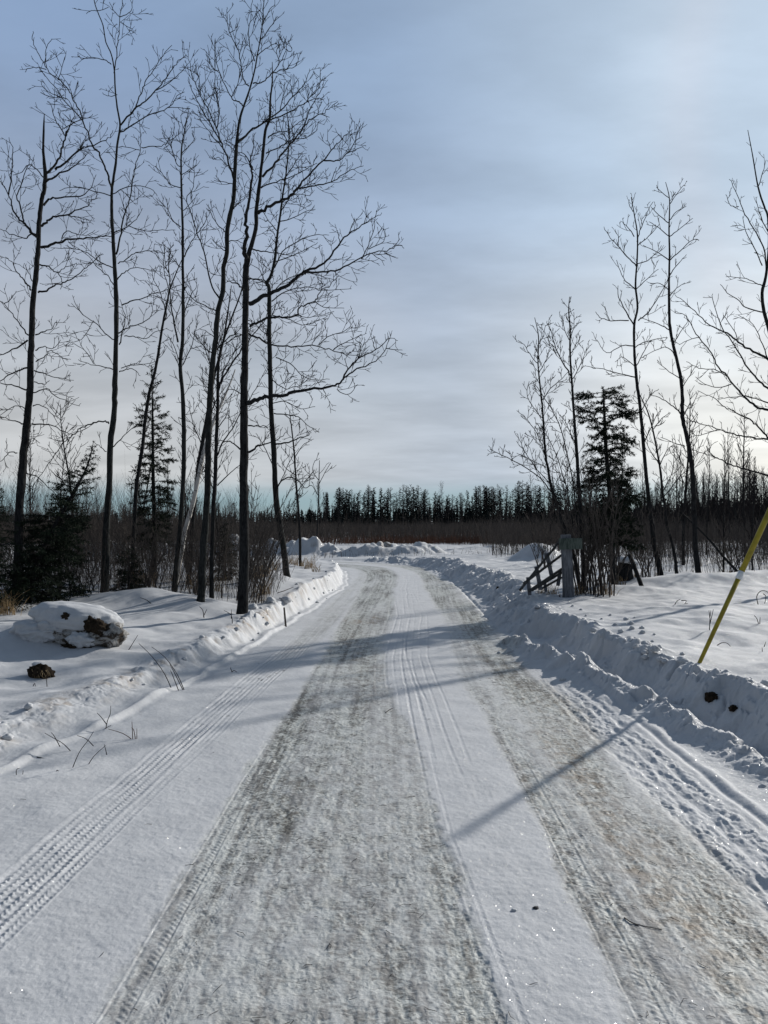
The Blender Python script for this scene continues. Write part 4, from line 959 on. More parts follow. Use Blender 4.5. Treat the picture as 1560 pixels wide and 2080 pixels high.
# ------------------------------------------------------------------ conifers
def tufts_mesh(name, segs, per_m, ln, wd, mat, parent, origin, seed, spread=.8, droop=.15):
    """needle tufts (thin triangles) along twig segments"""
    rng = np.random.RandomState(seed)
    S = np.array(segs, dtype=np.float64)          # n,6
    A = S[:, :3]; B = S[:, 3:6]; L = np.linalg.norm(B - A, axis=1)
    cnt = np.maximum(2, (L * per_m).astype(int))
    idx = np.repeat(np.arange(len(S)), cnt)
    n = len(idx)
    u = rng.rand(n, 1)
    P = A[idx] + (B - A)[idx] * u
    D = (B - A)[idx] / (L[idx][:, None] + 1e-9)
    R = rng.normal(size=(n, 3)); R -= (R * D).sum(1, keepdims=True) * D; R /= np.linalg.norm(R, axis=1, keepdims=True) + 1e-9
    N = D * (1 - spread * .4) + R * spread; N[:, 2] -= droop * rng.rand(n); N /= np.linalg.norm(N, axis=1, keepdims=True)
    W = np.cross(N, rng.normal(size=(n, 3))); W /= np.linalg.norm(W, axis=1, keepdims=True) + 1e-9
    l = (ln * rng.uniform(.6, 1.25, (n, 1))); w = wd * rng.uniform(.7, 1.3, (n, 1))
    V = np.stack((P - W * w * .5, P + W * w * .5, P + N * l * .55 + W * w * .6, P + N * l), 1).reshape(-1, 3) - np.array(origin)
    q = np.arange(n * 4)
    q = q.reshape(n, 4)[:, [0, 1, 2, 3]].ravel()
    me = raw_mesh(name, V, q, np.full(n, 4), smooth=False)
    return link_mesh(name, me, mat, parent)

def conifer(name, label, Y, trunk, profile, seed, n_br=60, bare=.25, droop=.35, group=None, per_m=130, rise=.15, bare_below=None, mat=None, top=.5, vary=(.62, 1.15), gap=.0, hang=(-.05, .45), wob=0.0):
    """trunk: [(px,py,w)...]; profile: [(py, halfwidth_px)...]"""
    rnd = random.Random(seed)
    m = Y / F
    tl = []
    for px, py, w in trunk:
        x, y, z = at(px, py, Y); tl.append((x, y, z, max(w * .5 * m, .003)))
    bz = ground_z(tl[0][0], Y)
    x, y, z, r = tl[0]; tl[0] = (x, y, min(z, bz) - .15, r)
    line = smooth_line(tl, 5)
    root = empty(name, (tl[0][0], Y, bz), label, 'tree', group)
    org = tuple(root.location)
    pr_y = [p[0] for p in profile]; pr_w = [p[1] for p in profile]; rag = rnd.uniform
    polys = [line]; segs = []
    ztop = line[-1][2]; zs = [q[2] for q in line]
    for k in range(n_br):
        f = (k + rnd.random()) / n_br
        py = pr_y[0] + (pr_y[-1] - pr_y[0]) * f ** .8
        hw = float(I(py, pr_y, pr_w)) * m
        zz = at(780, py, Y)[2]
        # trunk point at this height
        i = min(range(len(zs) - 1), key=lambda j: abs((zs[j] + zs[j + 1]) * .5 - zz))
        tx, ty, tz, tr = line[i]
        tx += (line[i + 1][0] - tx) * .5; zz_ = zz
        az = k * 2.399 + rnd.uniform(-.5, .5)
        if rnd.random() < gap: continue
        Lb = hw * rag(*vary)
        if Lb < .04: Lb = .04
        n = 7
        dx, dy = math.cos(az), math.sin(az)
        bl = []
        up0 = rise + top * (1 - f) ** 2 + rnd.uniform(-wob, wob)
        for j in range(n):
            u = j / (n - 1)
            hz = zz_ + Lb * (up0 * u - droop * u * u * (.6 + .8 * f) + .12 * u ** 4)
            bl.append((tx + dx * Lb * u + rnd.gauss(0, .008), ty + dy * Lb * u + rnd.gauss(0, .008), hz, max(.0022, min(tr * .5, .004 + Lb * .010) * (1 - .8 * u))))
        polys.append(bl)
        # side twigs
        st = max(.035, Lb * .055)
        d = Lb * bare
        sd = 1
        while d < Lb * .98:
            u = d / Lb; j = min(int(u * (n - 1)), n - 2); ff = u * (n - 1) - j
            p = [bl[j][q] + (bl[j + 1][q] - bl[j][q]) * ff for q in range(3)]
            tl_ = min(.34, (Lb - d) * .55 + .05) * rnd.uniform(.5, 1.2)
            a2 = az + sd * rnd.uniform(.6, 1.05); sd = -sd
            e = [p[0] + math.cos(a2) * tl_, p[1] + math.sin(a2) * tl_, p[2] - tl_ * rnd.uniform(*hang)]
            if rnd.random() < .86:
                segs.append((*p, *e))
                if tl_ > .14:
                    for q in (.35, .65):
                        pp = [p[c] + (e[c] - p[c]) * q for c in range(3)]
                        a3 = a2 + rnd.choice((-1, 1)) * .8; l3 = tl_ * .4
                        segs.append((*pp, pp[0] + math.cos(a3) * l3, pp[1] + math.sin(a3) * l3, pp[2] - l3 * .3))
            d += st * rnd.uniform(.7, 1.4)
        a, b = bl[int((n - 1) * max(bare, .3))], bl[-1]
        segs.append((*a[:3], *b[:3]))
    a, b = line[-3], line[-1]
    segs.append((*a[:3], *b[:3]))
    tubes('trunk', [([q[:3] for q in l], [q[3] for q in l]) for l in polys], 6, M_BARK, root, org, .05, seed)
    tufts_mesh('crown', segs, per_m, .045 * Y / 12, .0085 * Y / 12, mat or M_NEEDLE, root, org, seed)
    return root

conifer('spruce_tree', 'pointed spruce with open ragged boughs standing among the left bare trees', 15.0,
  [(314, 1195, 10), (314, 1080, 9), (311, 960, 7), (310, 850, 4.5), (308, 742, 1)], [(745, 3), (770, 14), (810, 28), (850, 34), (880, 46), (940, 48), (1000, 58), (1060, 50), (1110, 42)], 301, 66, .22, .35, hang=(-.3, .8), wob=.1, vary=(.5, 1.2))
conifer('spruce_tree', 'small spruce with a slim leader leaning right from beside the leftmost tree', 11.4,
  [(52, 1246, 12), (74, 1150, 10), (108, 1075, 8.5), (150, 1000, 6), (178, 945, 4), (190, 897, 1)], [(900, 3), (915, 9), (935, 18), (965, 34), (1000, 52), (1040, 68), (1090, 80), (1150, 90), (1215, 85)], 302, 95, .15, .45, per_m=150, vary=(.55, 1.2), hang=(-.2, .7), wob=.08)
conifer('spruce_tree', 'low dark spruce at the left edge, its boughs touching the snow', 10.6,
  [(-40, 1275, 14), (-25, 1120, 10), (-15, 1020, 5), (-10, 960, 1)], [(965, 4), (1020, 40), (1100, 85), (1180, 115), (1250, 120)], 303, 50, .2, .5, per_m=140, vary=(.4, 1.2), gap=.05, hang=(-.4, .9), wob=.15)
conifer('spruce_tree', 'low spreading spruce filling the gap left of the tall forked tree', 12.0,
  [(118, 1232, 12), (122, 1140, 9), (125, 1060, 5), (126, 1010, 1)], [(1014, 5), (1050, 40), (1100, 66), (1160, 82), (1222, 88)], 304, 48, .2, .45, per_m=140, vary=(.35, 1.25), gap=.08, hang=(-.4, .9), wob=.2)
conifer('spruce_tree', 'knee-high dark spruce between the forked tree and the slender tree', 13.2,
  [(262, 1212, 6), (262, 1160, 5), (262, 1112, 1)], [(1115, 3), (1140, 26), (1200, 44)], 305, 30, .1, .4)
conifer('spruce_tree', 'small dark spruce showing between the slim dark tree and the oak', 15.5,
  [(458, 1190, 6), (457, 1120, 4), (456, 1058, 1)], [(1062, 3), (1090, 16), (1130, 25), (1180, 30)], 306, 40, .1, .4)
conifer('fir_tree', 'ragged flat-topped fir with sparse gappy boughs right of the road', 14.0,
  [(1248, 1212, 10), (1243, 1080, 9.5), (1238, 1000, 9), (1231, 913, 8), (1228, 850, 6), (1225, 786, 2)], [(788, 30), (798, 62), (820, 72), (850, 70), (885, 50), (905, 68), (950, 60), (1000, 72), (1050, 66), (1110, 50)], 307, 140, .32, .45, rise=.30, top=.06, vary=(.3, 1.2), gap=.15, per_m=170, hang=(-.75, 1.0), wob=.30)

# ------------------------------------------------------------------ far tree line
def proto_spruce(seed, dens=1.0):
    """unit-height distant spruce made of trunk and bough sprays, at the origin"""
    rnd = random.Random(seed)
    segs = []; polys = [[(0, 0, -.02, .012), (0, 0, .5, .008), (rnd.gauss(0, .004), 0, 1, .001)]]
    w0 = rnd.uniform(.10, .15)
    nb = int(70 * dens)
    for k in range(nb):
        h = .10 + .88 * ((k + rnd.random()) / nb)
        L = w0 * (1 - h) ** .75 * rnd.uniform(.55, 1.2) + .012
        if rnd.random() < .12: L *= .4
        a = rnd.uniform(0, 6.283)
        e = (math.cos(a) * L, math.sin(a) * L, h - L * rnd.uniform(.1, .5))
        segs.append((0, 0, h, *e))
    return polys, segs
def proto_larch(seed):
    rnd = random.Random(seed)
    lean = rnd.gauss(0, .01)
    line = [(lean * t * t * 2, 0, t, .009 * (1 - t) + .0012) for t in (-.02, .2, .4, .6, .8, 1.0)]
    polys = [line]
    w0 = rnd.uniform(.10, .17); start = rnd.uniform(.3, .5)
    for k in range(54):
        h = start + (.98 - start) * (k / 54)
        L = w0 * (1 - (h - start) / (1 - start)) ** .6 * rnd.uniform(.5, 1.15) + .01
        a = rnd.uniform(0, 6.283); up = rnd.uniform(.2, .8)
        b = [(0, 0, h, .0036), (math.cos(a) * L * .6, math.sin(a) * L * .6, h + L * up * .4, .0030), (math.cos(a) * L, math.sin(a) * L, h + L * up, .0020)]
        polys.append(b)
        for q in range(3):
            a2 = a + rnd.uniform(-1, 1); l2 = L * .4; s = b[1]
            polys.append([(s[0], s[1], s[2], .0026), (s[0] + math.cos(a2) * l2, s[1] + math.sin(a2) * l2, s[2] + l2 * rnd.uniform(.1, .7), .0018)])
    return polys
def place_proto(name, polys, segs, label, group, mat_t, mat_c, tuft=(.03, .012, 260), sides=4, seed=1):
    root = empty(name, (0, 0, 0), label, 'tree', group)
    if segs:
        tubes('trunk', [([q[:3] for q in l], [q[3] for q in l]) for l in polys], sides, mat_t, root)
        tufts_mesh('crown', segs, tuft[2], tuft[0], tuft[1], mat_c, root, (0, 0, 0), seed, .9, .5)
    else:
        tubes('trunk', [([q[:3] for q in l], [q[3] for q in l]) for l in polys[:1]], 5, mat_t, root)
        tubes('crown', [([q[:3] for q in l], [q[3] for q in l]) for l in polys[1:]], 3, mat_c, root)
    return root
rnd = random.Random(9)
sp_protos = [place_proto('spruce_tree', *proto_spruce(40 + k, 1.0), 'narrow dark spruce in the tree line across the field', 'spruces in the far tree line', M_BARK, M_NEEDLE_FAR, seed=k) for k in range(5)]
la_protos = [place_proto('larch_tree', proto_larch(60 + k), None, 'bare feathery larch in the tree line across the field', 'larches in the far tree line', M_BARK, M_TWIG) for k in range(6)]
def place_far(protos, used, px, top_py, Y, rndo, wscale=1.0):
    k = rndo.randrange(len(protos))
    o = protos[k]
    if k in used: o = copy_tree(o)
    used.add(k)
    x, _, zt = at(px, top_py, Y)
    gz = .2
    H = zt - gz
    o.location = (x, Y, gz); o.scale = (H * wscale, H * wscale, H); o.rotation_euler = (0, 0, rndo.uniform(0, 6.28))
us, ul = set(), set()
def skyline(px):     # top of the tall trees in photo pixels
    return float(I(px, [-200, 200, 560, 640, 670, 690, 740, 800, 840, 870, 900, 940, 960, 990, 1030, 1060, 1100, 1200, 1330, 1450, 1600, 1800], [1020, 1022, 1018, 1012, 990, 990, 985, 990, 980, 995, 1003, 1000, 985, 985, 985, 975, 975, 985, 975, 985, 975, 975]))
for k in range(128):
    px = rnd.uniform(-160, 660) if k < 34 else (rnd.uniform(660, 1150) if k < 112 else rnd.uniform(1150, 1750))
    place_far(sp_protos, us, px, skyline(px) + abs(rnd.gauss(5, 17)), rnd.uniform(146, 196), rnd, rnd.uniform(.8, 1.25))
for k in range(150):
    px = rnd.uniform(-160, 660) if k < 40 else (rnd.uniform(655, 1150) if k < 130 else rnd.uniform(1150, 1750))
    place_far(la_protos, ul, px, skyline(px) - 3 + abs(rnd.gauss(0, 14)), rnd.uniform(146, 182), rnd, rnd.uniform(.9, 1.4))

def forest_mass(name, n, sampler, mat, seed):
    """the closed dark wood behind the single trees: many small spiky trees"""
    rng = np.random.RandomState(seed)
    X, Y, H = sampler(rng, n)
    rr = random.Random(seed)
    Vs = []; 
    base = []
    for k in range(6):
        segs = []
        for q in range(34):
            h = .02 + .96 * (q / 34) ; L = .20 * (1 - h) ** .7 * rr.uniform(.5, 1.2) + .02; a = rr.uniform(0, 6.28)
            d = np.array((math.cos(a), math.sin(a), 0)); w = np.array((-math.sin(a), math.cos(a), 0))
            p = np.array((0, 0, h)); e = p + d * L + np.array((0, 0, -L * rr.uniform(-.5, .6)))
            segs.append((p - w * L * .3, p + w * L * .3, e, p + np.array((0, 0, .09))))
        base.append(np.array(segs).reshape(-1, 3))
    out = []
    for i in range(n):
        b = base[i % 6]; c, s = math.cos(i * 1.7), math.sin(i * 1.7); w = H[i] * rng.uniform(.7, 1.3)
        x = (b[:, 0] * c - b[:, 1] * s) * w + X[i]; y = (b[:, 0] * s + b[:, 1] * c) * w + Y[i]; z = b[:, 2] * H[i] + .1
        out.append(np.stack((x, y, z), -1))
    V = np.concatenate(out); n4 = len(V) // 4
    me = raw_mesh(name, V, np.arange(len(V)), np.full(n4, 4), smooth=False)
    return link_mesh(name, me, mat)
def samp_far(rng, n):
    X = rng.uniform(-130, 130, n); Y = 152 + 34 * rng.rand(n) + .02 * np.abs(X)
    H = np.interp(X, [-130, -30, -12, 40, 130], [3.0, 3.2, 4.1, 4.6, 4.6]) * rng.uniform(.6, 1.1, n)
    return X, Y, H
tag(forest_mass('distant_forest', 2600, samp_far, M_NEEDLE_FAR, 5), 'closed dark mass of evergreen wood across the field', 'forest', None, 'stuff')
def samp_right(rng, n):
    X = rng.uniform(22, 105, n); Y = 92 + 40 * rng.rand(n)
    H = np.interp(X, [22, 36, 50, 100], [2.2, 4.2, 4.6, 4.6]) * rng.uniform(.5, 1.1, n)
    return X, Y, H
tag(forest_mass('thicket', 1100, samp_right, M_NEEDLE_FAR, 6), 'dark wood closing the view behind the bare saplings at right', 'forest', None, 'stuff')

# ------------------------------------------------------------------ brush
def stems(name, label, cat, n, sampler, hr, w, mat, seed, lean=.16, twigs=2, zf=None):
    rng = np.random.RandomState(seed)
    X, Y = sampler(rng, n); n = len(X)
    Z = terrain(X, Y, False) - .05
    H = rng.uniform(hr[0], hr[1], n) * rng.uniform(.75, 1.1, n) * (1 + np.where(Y > 48, .9, .15) * rng.rand(n) ** 9) * (1 + .22 * fbm(X * .15, Y * .15, 2, 77))
    P0 = np.stack((X, Y, Z), -1)
    D = np.stack((rng.normal(0, lean, n), rng.normal(0, lean, n), np.ones(n)), -1)
    P1 = P0 + D * (H * .5)[:, None]
    D2 = D + np.stack((rng.normal(0, lean * .8, n), rng.normal(0, lean * .8, n), np.zeros(n)), -1)
    P2 = P1 + D2 * (H * .5)[:, None]
    W = w * rng.uniform(.6, 1.3, n) * np.maximum(Y / 22.0, .55)
    lines = [(P0, P1, P2, W, W * .75, W * .3)]
    for k in range(twigs):
        f = rng.uniform(.25, .9, n)[:, None]
        S = np.where(f < .5, P0 + (P1 - P0) * f * 2, P1 + (P2 - P1) * (f * 2 - 1))
        a = rng.uniform(0, 6.283, n); l = H * rng.uniform(.12, .35, n) 
        dd = np.stack((np.cos(a) * .55, np.sin(a) * .55, np.full(n, .75)), -1)
        M = S + dd * (l * .5)[:, None]; dd2 = dd + np.array((0, 0, .35)); E = M + dd2 * (l * .5)[:, None]
        lines.append((S, M, E, W * .55, W * .45, W * .22))
    Vs = []; Fs = []; off = 0
    for A, B, C_, wa, wb, wc in lines:
        rot = rng.uniform(0, 6.283, n)
        rings = []
        for P, ww in ((A, wa), (B, wb), (C_, wc)):
            for k in range(3):
                th = rot + k * 2.0944
                rings.append(P + np.stack((np.cos(th) * ww, np.sin(th) * ww, 0 * th), -1) * .5)
        V = np.stack(rings, 1)                    # n,9,3
        Vs.append(V.reshape(-1, 3))
        b = (np.arange(n) * 9)[:, None] + off
        f = []
        for r in (0, 3):
            for k in range(3):
                k2 = (k + 1) % 3
                f.append(np.concatenate((b + r + k, b + r + k2, b + r + 3 + k2, b + r + 3 + k), 1))
        Fs.append(np.stack(f, 1).reshape(-1)); off += n * 9
    V = np.concatenate(Vs); Fx = np.concatenate(Fs)
    me = raw_mesh(name, V, Fx, np.full(len(Fx) // 4, 4), smooth=False)
    o = link_mesh(name, me, mat)
    return tag(o, label, cat, None, 'stuff')

def s_field(rng, n):
    Y = 50 + 70 * rng.rand(n) ** 1.1; X = rng.uniform(-1, 1, n) * (Y * .68 + 6)
    edge = 50 + 3.5 * fbm(X * .12, X * 0 + 2, 3, 31)
    k = Y > edge
    return X[k], Y[k]
stems('brush', 'dense grey-brown brush covering the flat field before the far trees', 'brush', 64000, s_field, (.55, 1.35), .0095, M_BROWN, 11, twigs=1)
def s_red(rng, n):
    Y = 49.5 + 7 * rng.rand(n); X = np.clip(rng.normal(6, 7, n), -30, 22); return X, Y
stems('reddish_brush', 'low rust-red stems along the front edge of the field brush', 'brush', 5200, s_red, (.28, .6), .010, M_RED, 12, twigs=1)
def s_left(rng, n):
    Y = 14.5 + 36 * rng.rand(n) ** 1.2; X = -rng.rand(n) * (Y * .62 + 3) - .08 * Y - 1.2
    t, s = road_coords(X, Y)
    k = (t < -4.0) | ((t < -3.0) & (s < 22)); k &= ~((Y > 24) & (Y < 37) & (X > -12) & (rng.rand(n) < .9)) ; k &= ~((Y > 27.5) & (Y < 36.5) & (X > -20))
    cl = fbm(X * .5, Y * .4, 3, 33) + rng.rand(n) * .55
    k &= cl > .12
    return X[k], Y[k]
stems('brush', 'tangled leafless undergrowth between and behind the left trees', 'brush', 24000, s_left, (.9, 2.1), .0095, M_BROWN, 13, .2, 3)
def s_left_front(rng, n):
    Y = 12.2 + 3.2 * rng.rand(n); X = rng.uniform(-10.5, -1.9, n) ; return X, Y
stems('brush', 'thin dry stems standing in the snow at the feet of the left trees', 'brush', 2600, s_left_front, (.3, 1.3), .008, M_BROWN, 14, .24, 3)
def s_right(rng, n):
    Y = 18.0 + 34 * rng.rand(n) ** 1.25; X = rng.uniform(.10, .68, n) * Y + 1.2
    cl = fbm(X * .45, Y * .35, 3, 35) + rng.rand(n) * .5
    k = (cl > .22) & ~((np.abs(X - 5.1) < 1.4) & (Y > 16) & (Y < 25.5)) & ~((X < 5.6) & (Y < 26)) 
    return X[k], Y[k]
stems('brush', 'leafless undergrowth behind the right trees with snow showing through', 'brush', 11000, s_right, (.6, 1.7), .0085, M_BROWN, 15, .16, 3)
def s_pile(rng, n):
    Y = 31.9 + rng.rand(n) * 1.6; X = rng.uniform(-3, 9, n); return X, Y
stems('weed_stalks', 'scattered dry weed stalks in front of the plowed snow piles', 'weeds', 170, s_pile, (.15, .4), .008, M_BROWN, 16, .25, 2)

# ------------------------------------------------------------------ saplings in the middle distance
def proto_sapling(seed, up=.2, spread=1.0):
    rnd_ = random.Random(seed)
    lean = rnd_.gauss(0, .05); wob = rnd_.gauss(0, .02)
    line = [(lean * t + wob * math.sin(t * 5), wob * math.cos(t * 4), t, .0085 * (1 - t) + .0014) for t in (-.03, .15, .3, .45, .6, .75, .9, 1.0)]
    out = []
    P = dict(levels=2, sp=[.022, .035], start=[.25, .2], len=[.24 * spread, .10], ang=[(25, 52), (25, 55)], up=[up, up], rmin=.0018, kr=.009, seg=.05, jit=.12, mincl=.04)
    grow(out, line, rnd_, 0, P)
    return [line] + out
def make_saplings(label, group, n_proto, seed0, places, up=.2, spread=1.0, name='sapling'):
    protos = []
    for k in range(n_proto):
        polys = proto_sapling(seed0 + k, up, spread)
        protos.append(place_proto(name, polys, None, label, group, M_BARK, M_TWIG))
    used = set(); rr = random.Random(seed0)
    for (x, y, H) in places:
        k = rr.randrange(n_proto); o = protos[k]
        if k in used: o = copy_tree(o)
        used.add(k)
        o.location = (x, y, ground_z(x, y) - .02); wsc = rr.uniform(.85, 1.15)
        o.scale = (H * wsc, H * wsc, H); o.rotation_euler = (0, 0, rr.uniform(0, 6.28))
    for k in range(n_proto):
        if k not in used:
            for ch in list(protos[k].children): bpy.data.objects.remove(ch)
            bpy.data.objects.remove(protos[k])
rr = random.Random(5)
pl = []
for k in range(46):
    y = rr.uniform(15, 42); x = -rr.uniform(.13, .60) * y - 1.0
    if 26 < y and x > -10: continue
    pl.append((x, y, rr.uniform(1.5, 2.9) * (1 + y / 60)))
make_saplings('leafless young tree in the undergrowth behind the left trees', 'young bare trees behind the left group', 5, 700, pl)
pl = []
for k in range(40):
    y = rr.uniform(17, 46); x = rr.uniform(.16, .60) * y + 1.4
    if x < 5.5 and y < 27: continue
    pl.append((x, y, rr.uniform(1.6, 3.6) * (1 + y / 60)))
make_saplings('leafless young tree in the undergrowth behind the right trees', 'young bare trees behind the right group', 5, 720, pl)
pl = []
for k in range(290):
    y = rr.uniform(62, 98); px = rr.uniform(1165, 1760) if rr.random() < .9 else rr.uniform(1080, 1200)
    x = (px - 780) / F * y
    top = float(I(px, [1080, 1180, 1260, 1350, 1420, 1480, 1560, 1760], [1010, 995, 985, 975, 955, 965, 950, 950])) + abs(rr.gauss(0, 16)) - 6
    pl.append((x, y, CAM_H + (1058 - top) / F * y - .2))
make_saplings('slender bare tree in the thin wood along the right horizon', 'thin bare wood along the right horizon', 6, 740, pl, .3, .7, 'bare_tree')
pl = []
for k in range(40):
    y = rr.uniform(56, 110); px = rr.uniform(-60, 1060); x = (px - 780) / F * y
    pl.append((x, y, rr.uniform(2.0, 3.6) if rr.random() < .75 else rr.uniform(4, 5.5)))
make_saplings('lone leafless young tree in the brushy field', 'young bare trees dotted over the field', 4, 760, pl, .2, .9)

# ------------------------------------------------------------------ shrubs
def shrub(name, label, px, py, Y, n, hgt, spread, seed, rad=.011, lean=0.0):
    rnd_ = random.Random(seed)
    x, y, z = at(px, py, Y); z = ground_z(x, y)
    P = dict(levels=2, sp=[.22, .16], start=[.25, .2], len=[.55, .22], ang=[(18, 45), (25, 55)], up=[.16, .14], rmin=.46 * Y / F, kr=.009, seg=.08, jit=.13, mincl=.12)
    st = []; tw = []
    for k in range(n):
        a = rnd_.uniform(0, 6.283); q = rnd_.random() ** .6 * spread
        h = hgt * rnd_.uniform(.5, 1.1)
        bx = x + rnd_.gauss(0, .13); by = y + rnd_.gauss(0, .12)
        line = []
        r = rad * rnd_.uniform(.6, 1.3)
        for j in range(7):
            u = j / 6
            line.append((bx + (math.cos(a) * q + lean) * h * u ** 1.3 + rnd_.gauss(0, .012), by + math.sin(a) * q * h * u ** 1.3 * .7, z - .08 + h * u * (1 - .12 * q), max(P['rmin'], r * (1 - .75 * u))))
        st.append(line); grow(tw, line, rnd_, 0, P)
    c = lambda L_: [([q[:3] for q in l], [q[3] for q in l]) for l in L_]
    o = tubes(name, c(st + tw), 4, M_BROWN, None, (x, y, z), .05)
    o.location = (x, y, z)
    return tag(o, label, 'shrub')
shrub('willow_shrub', 'large many-stemmed leafless shrub fanning up right behind the grey post', 1203, 1222, 12.9, 34, 2.3, .42, 801, .013)
shrub('willow_shrub', 'leafless shrub with stout stems around the flat-topped fir', 1240, 1205, 14.2, 24, 1.9, .5, 802, .013)
shrub('willow_shrub', 'bushy leafless shrub in front of the crooked thin tree at right', 1310, 1185, 16.0, 22, 1.6, .6, 803)
shrub('willow_shrub', 'thin leafless shrub on the right bank behind the broken rail fence', 1105, 1140, 21.0, 16, 1.5, .5, 804)
shrub('willow_shrub', 'leafless shrub spreading in the snow behind the yellow guard', 1490, 1168, 17.5, 18, 1.3, .7, 805)
shrub('willow_shrub', 'long arching shoots springing up between the oak and the lone leaning tree', 505, 1225, 12.6, 16, 2.2, .45, 806, .011, .18)
shrub('willow_shrub', 'leafless shrub hugging the foot of the slender tree on the left', 395, 1225, 13.0, 18, 1.5, .5, 807)
shrub('willow_shrub', 'leafless shrub in the left thicket behind the big frozen chunk', 300, 1215, 13.4, 18, 1.5, .6, 808)
shrub('willow_shrub', 'leafless shrub right of the oak trunk with low drooping twigs', 530, 1215, 13.8, 14, 1.0, .8, 809)
shrub('willow_shrub', 'leafless shrub near the left edge below the leaning spruce', 160, 1220, 12.6, 16, 1.1, .8, 810)

# ------------------------------------------------------------------ grass tufts
def grass_tuft(label, group, seed, n=34, h=.32, mat=None):
    rnd_ = random.Random(seed); polys = []
    for k in range(n):
        a = rnd_.uniform(0, 6.283); q = rnd_.random() * .75; hh = h * rnd_.uniform(.5, 1.15)
        bx, by = rnd_.gauss(0, .06), rnd_.gauss(0, .05)
        line = []
        for j in range(5):
            u = j / 4
            line.append((bx + math.cos(a) * q * hh * u ** 1.8, by + math.sin(a) * q * hh * u ** 1.8, -.04 + hh * (u - .25 * q * u ** 3), .0042 * (1 - .7 * u)))
        polys.append(([p[:3] for p in line], [p[3] for p in line]))
    o = tubes('grass_tuft', polys, 3, mat or M_STRAW)
    return tag(o, label, 'grass tuft', group)
g_protos = [grass_tuft('tuft of dry tan grass poking from the snow below the left trees', 'dry grass tufts below the left trees', 20 + k) for k in range(3)]
spots = [(622, 1150, 20), (632, 1148, 20.5), (640, 1155, 19.5), (612, 1145, 21), (600, 1140, 21.5), (590, 1132, 22), (540, 1165, 16.5), (528, 1175, 15.8), (520, 1190, 15), (512, 1180, 15.5), (536, 1215, 13.6), (525, 1228, 12.8), (545, 1150, 18), (560, 1140, 19), (440, 1215, 13.6), (395, 1205, 13.9), (420, 1190, 14.5), (290, 1185, 14.4), (280, 1195, 14.2), (300, 1200, 14.0), (350, 1190, 14.8), (10, 1255, 10.6), (22, 1262, 10.4), (0, 1262, 10.4)]
rr = random.Random(77)
for k, (px, py, Y) in enumerate(spots):
    o = g_protos[k] if k < 3 else g_protos[k % 3].copy()
    if k >= 3: C.objects.link(o)
    x, y, _ = at(px, py, Y)
    o.location = (x, y, ground_z(x, y)); o.rotation_euler = (0, 0, rr.uniform(0, 6.28)); s_ = rr.uniform(.8, 1.3); o.scale = (s_, s_, s_)
g2 = [grass_tuft('tuft of dry tan grass in the snow around the right trees', 'dry grass tufts around the right trees', 30 + k, 30, .26) for k in range(2)]
for k, (px, py, Y) in enumerate([(1235, 1218, 13.0), (1220, 1216, 13.1), (1262, 1190, 14.6), (1290, 1178, 16), (1338, 1185, 16.3), (1475, 1176, 17), (1482, 1180, 16.8), (1170, 1222, 12.8), (1120, 1200, 13.0), (1100, 1205, 12.8), (1420, 1150, 21), (1250, 1182, 15.0)]):
    o = g2[k] if k < 2 else g2[k % 2].copy()
    if k >= 2: C.objects.link(o)
    x, y, _ = at(px, py, Y)
    o.location = (x, y, ground_z(x, y)); o.rotation_euler = (0, 0, rr.uniform(0, 6.28)); s_ = rr.uniform(.7, 1.1); o.scale = (s_, s_, s_)

# ------------------------------------------------------------------ solids
from mathutils import noise as mn
import bmesh
def blob_mesh(name, radii, seed, sub=3, amp=.25, fr=1.6, flat=None, sharp=0):
    bm = bmesh.new(); bmesh.ops.create_icosphere(bm, subdivisions=sub, radius=1.0)
    off = Vector((seed * 3.7, seed * 1.3, seed * 2.1))
    for v in bm.verts:
        p = v.co.copy()
        d = 1 + amp * mn.fractal(p * fr + off, 1.0, 2.0, 3)
        if sharp: d += sharp * (abs(mn.noise(p * fr * 2.3 + off)) - .25)
        q = p * d
        if flat is not None and q.z < flat: q.z = flat + (q.z - flat) * .15
        v.co = Vector((q.x * radii[0], q.y * radii[1], q.z * radii[2]))
    me = bpy.data.meshes.new(name); bm.to_mesh(me); bm.free()
    me.polygons.foreach_set('use_smooth', np.ones(len(me.polygons), dtype=bool))
    return me
def beam_mesh(a, b, w, t, org, side=None, taper=1.0, seed=0, n=8):
    """weathered board from a to b: w across, t thick, slightly uneven"""
    rnd_ = random.Random(seed)
    a = Vector(a); b = Vector(b); d = (b - a).normalized()
    ref = Vector(side) if side else Vector((0, 1, 0))
    u = d.cross(ref).normalized(); v = u.cross(d).normalized()
    V = []; Fc = []
    cr = [(-1, -1), (-.82, -1), (.82, -1), (1, -.8), (1, .8), (.82, 1), (-.82, 1), (-1, .8)]
    for i in range(n + 1):
        f = i / n; p = a + (b - a) * f - Vector(org); ww = w * (1 + (taper - 1) * f) * .5
        for cx, cy in cr:
            V.append(tuple(p + u * cx * ww * rnd_.uniform(.95, 1.04) + v * cy * t * .5 * rnd_.uniform(.95, 1.04)))
    m = len(cr); idx = []; sz = []
    for i in range(n):
        for k in range(m):
            k2 = (k + 1) % m; idx += [i * m + k, i * m + k2, (i + 1) * m + k2, (i + 1) * m + k]; sz.append(4)
    idx += list(range(m))[::-1]; sz.append(m); idx += list(range(n * m, n * m + m)); sz.append(m)
    return raw_mesh('beam', V, idx, sz, smooth=False)

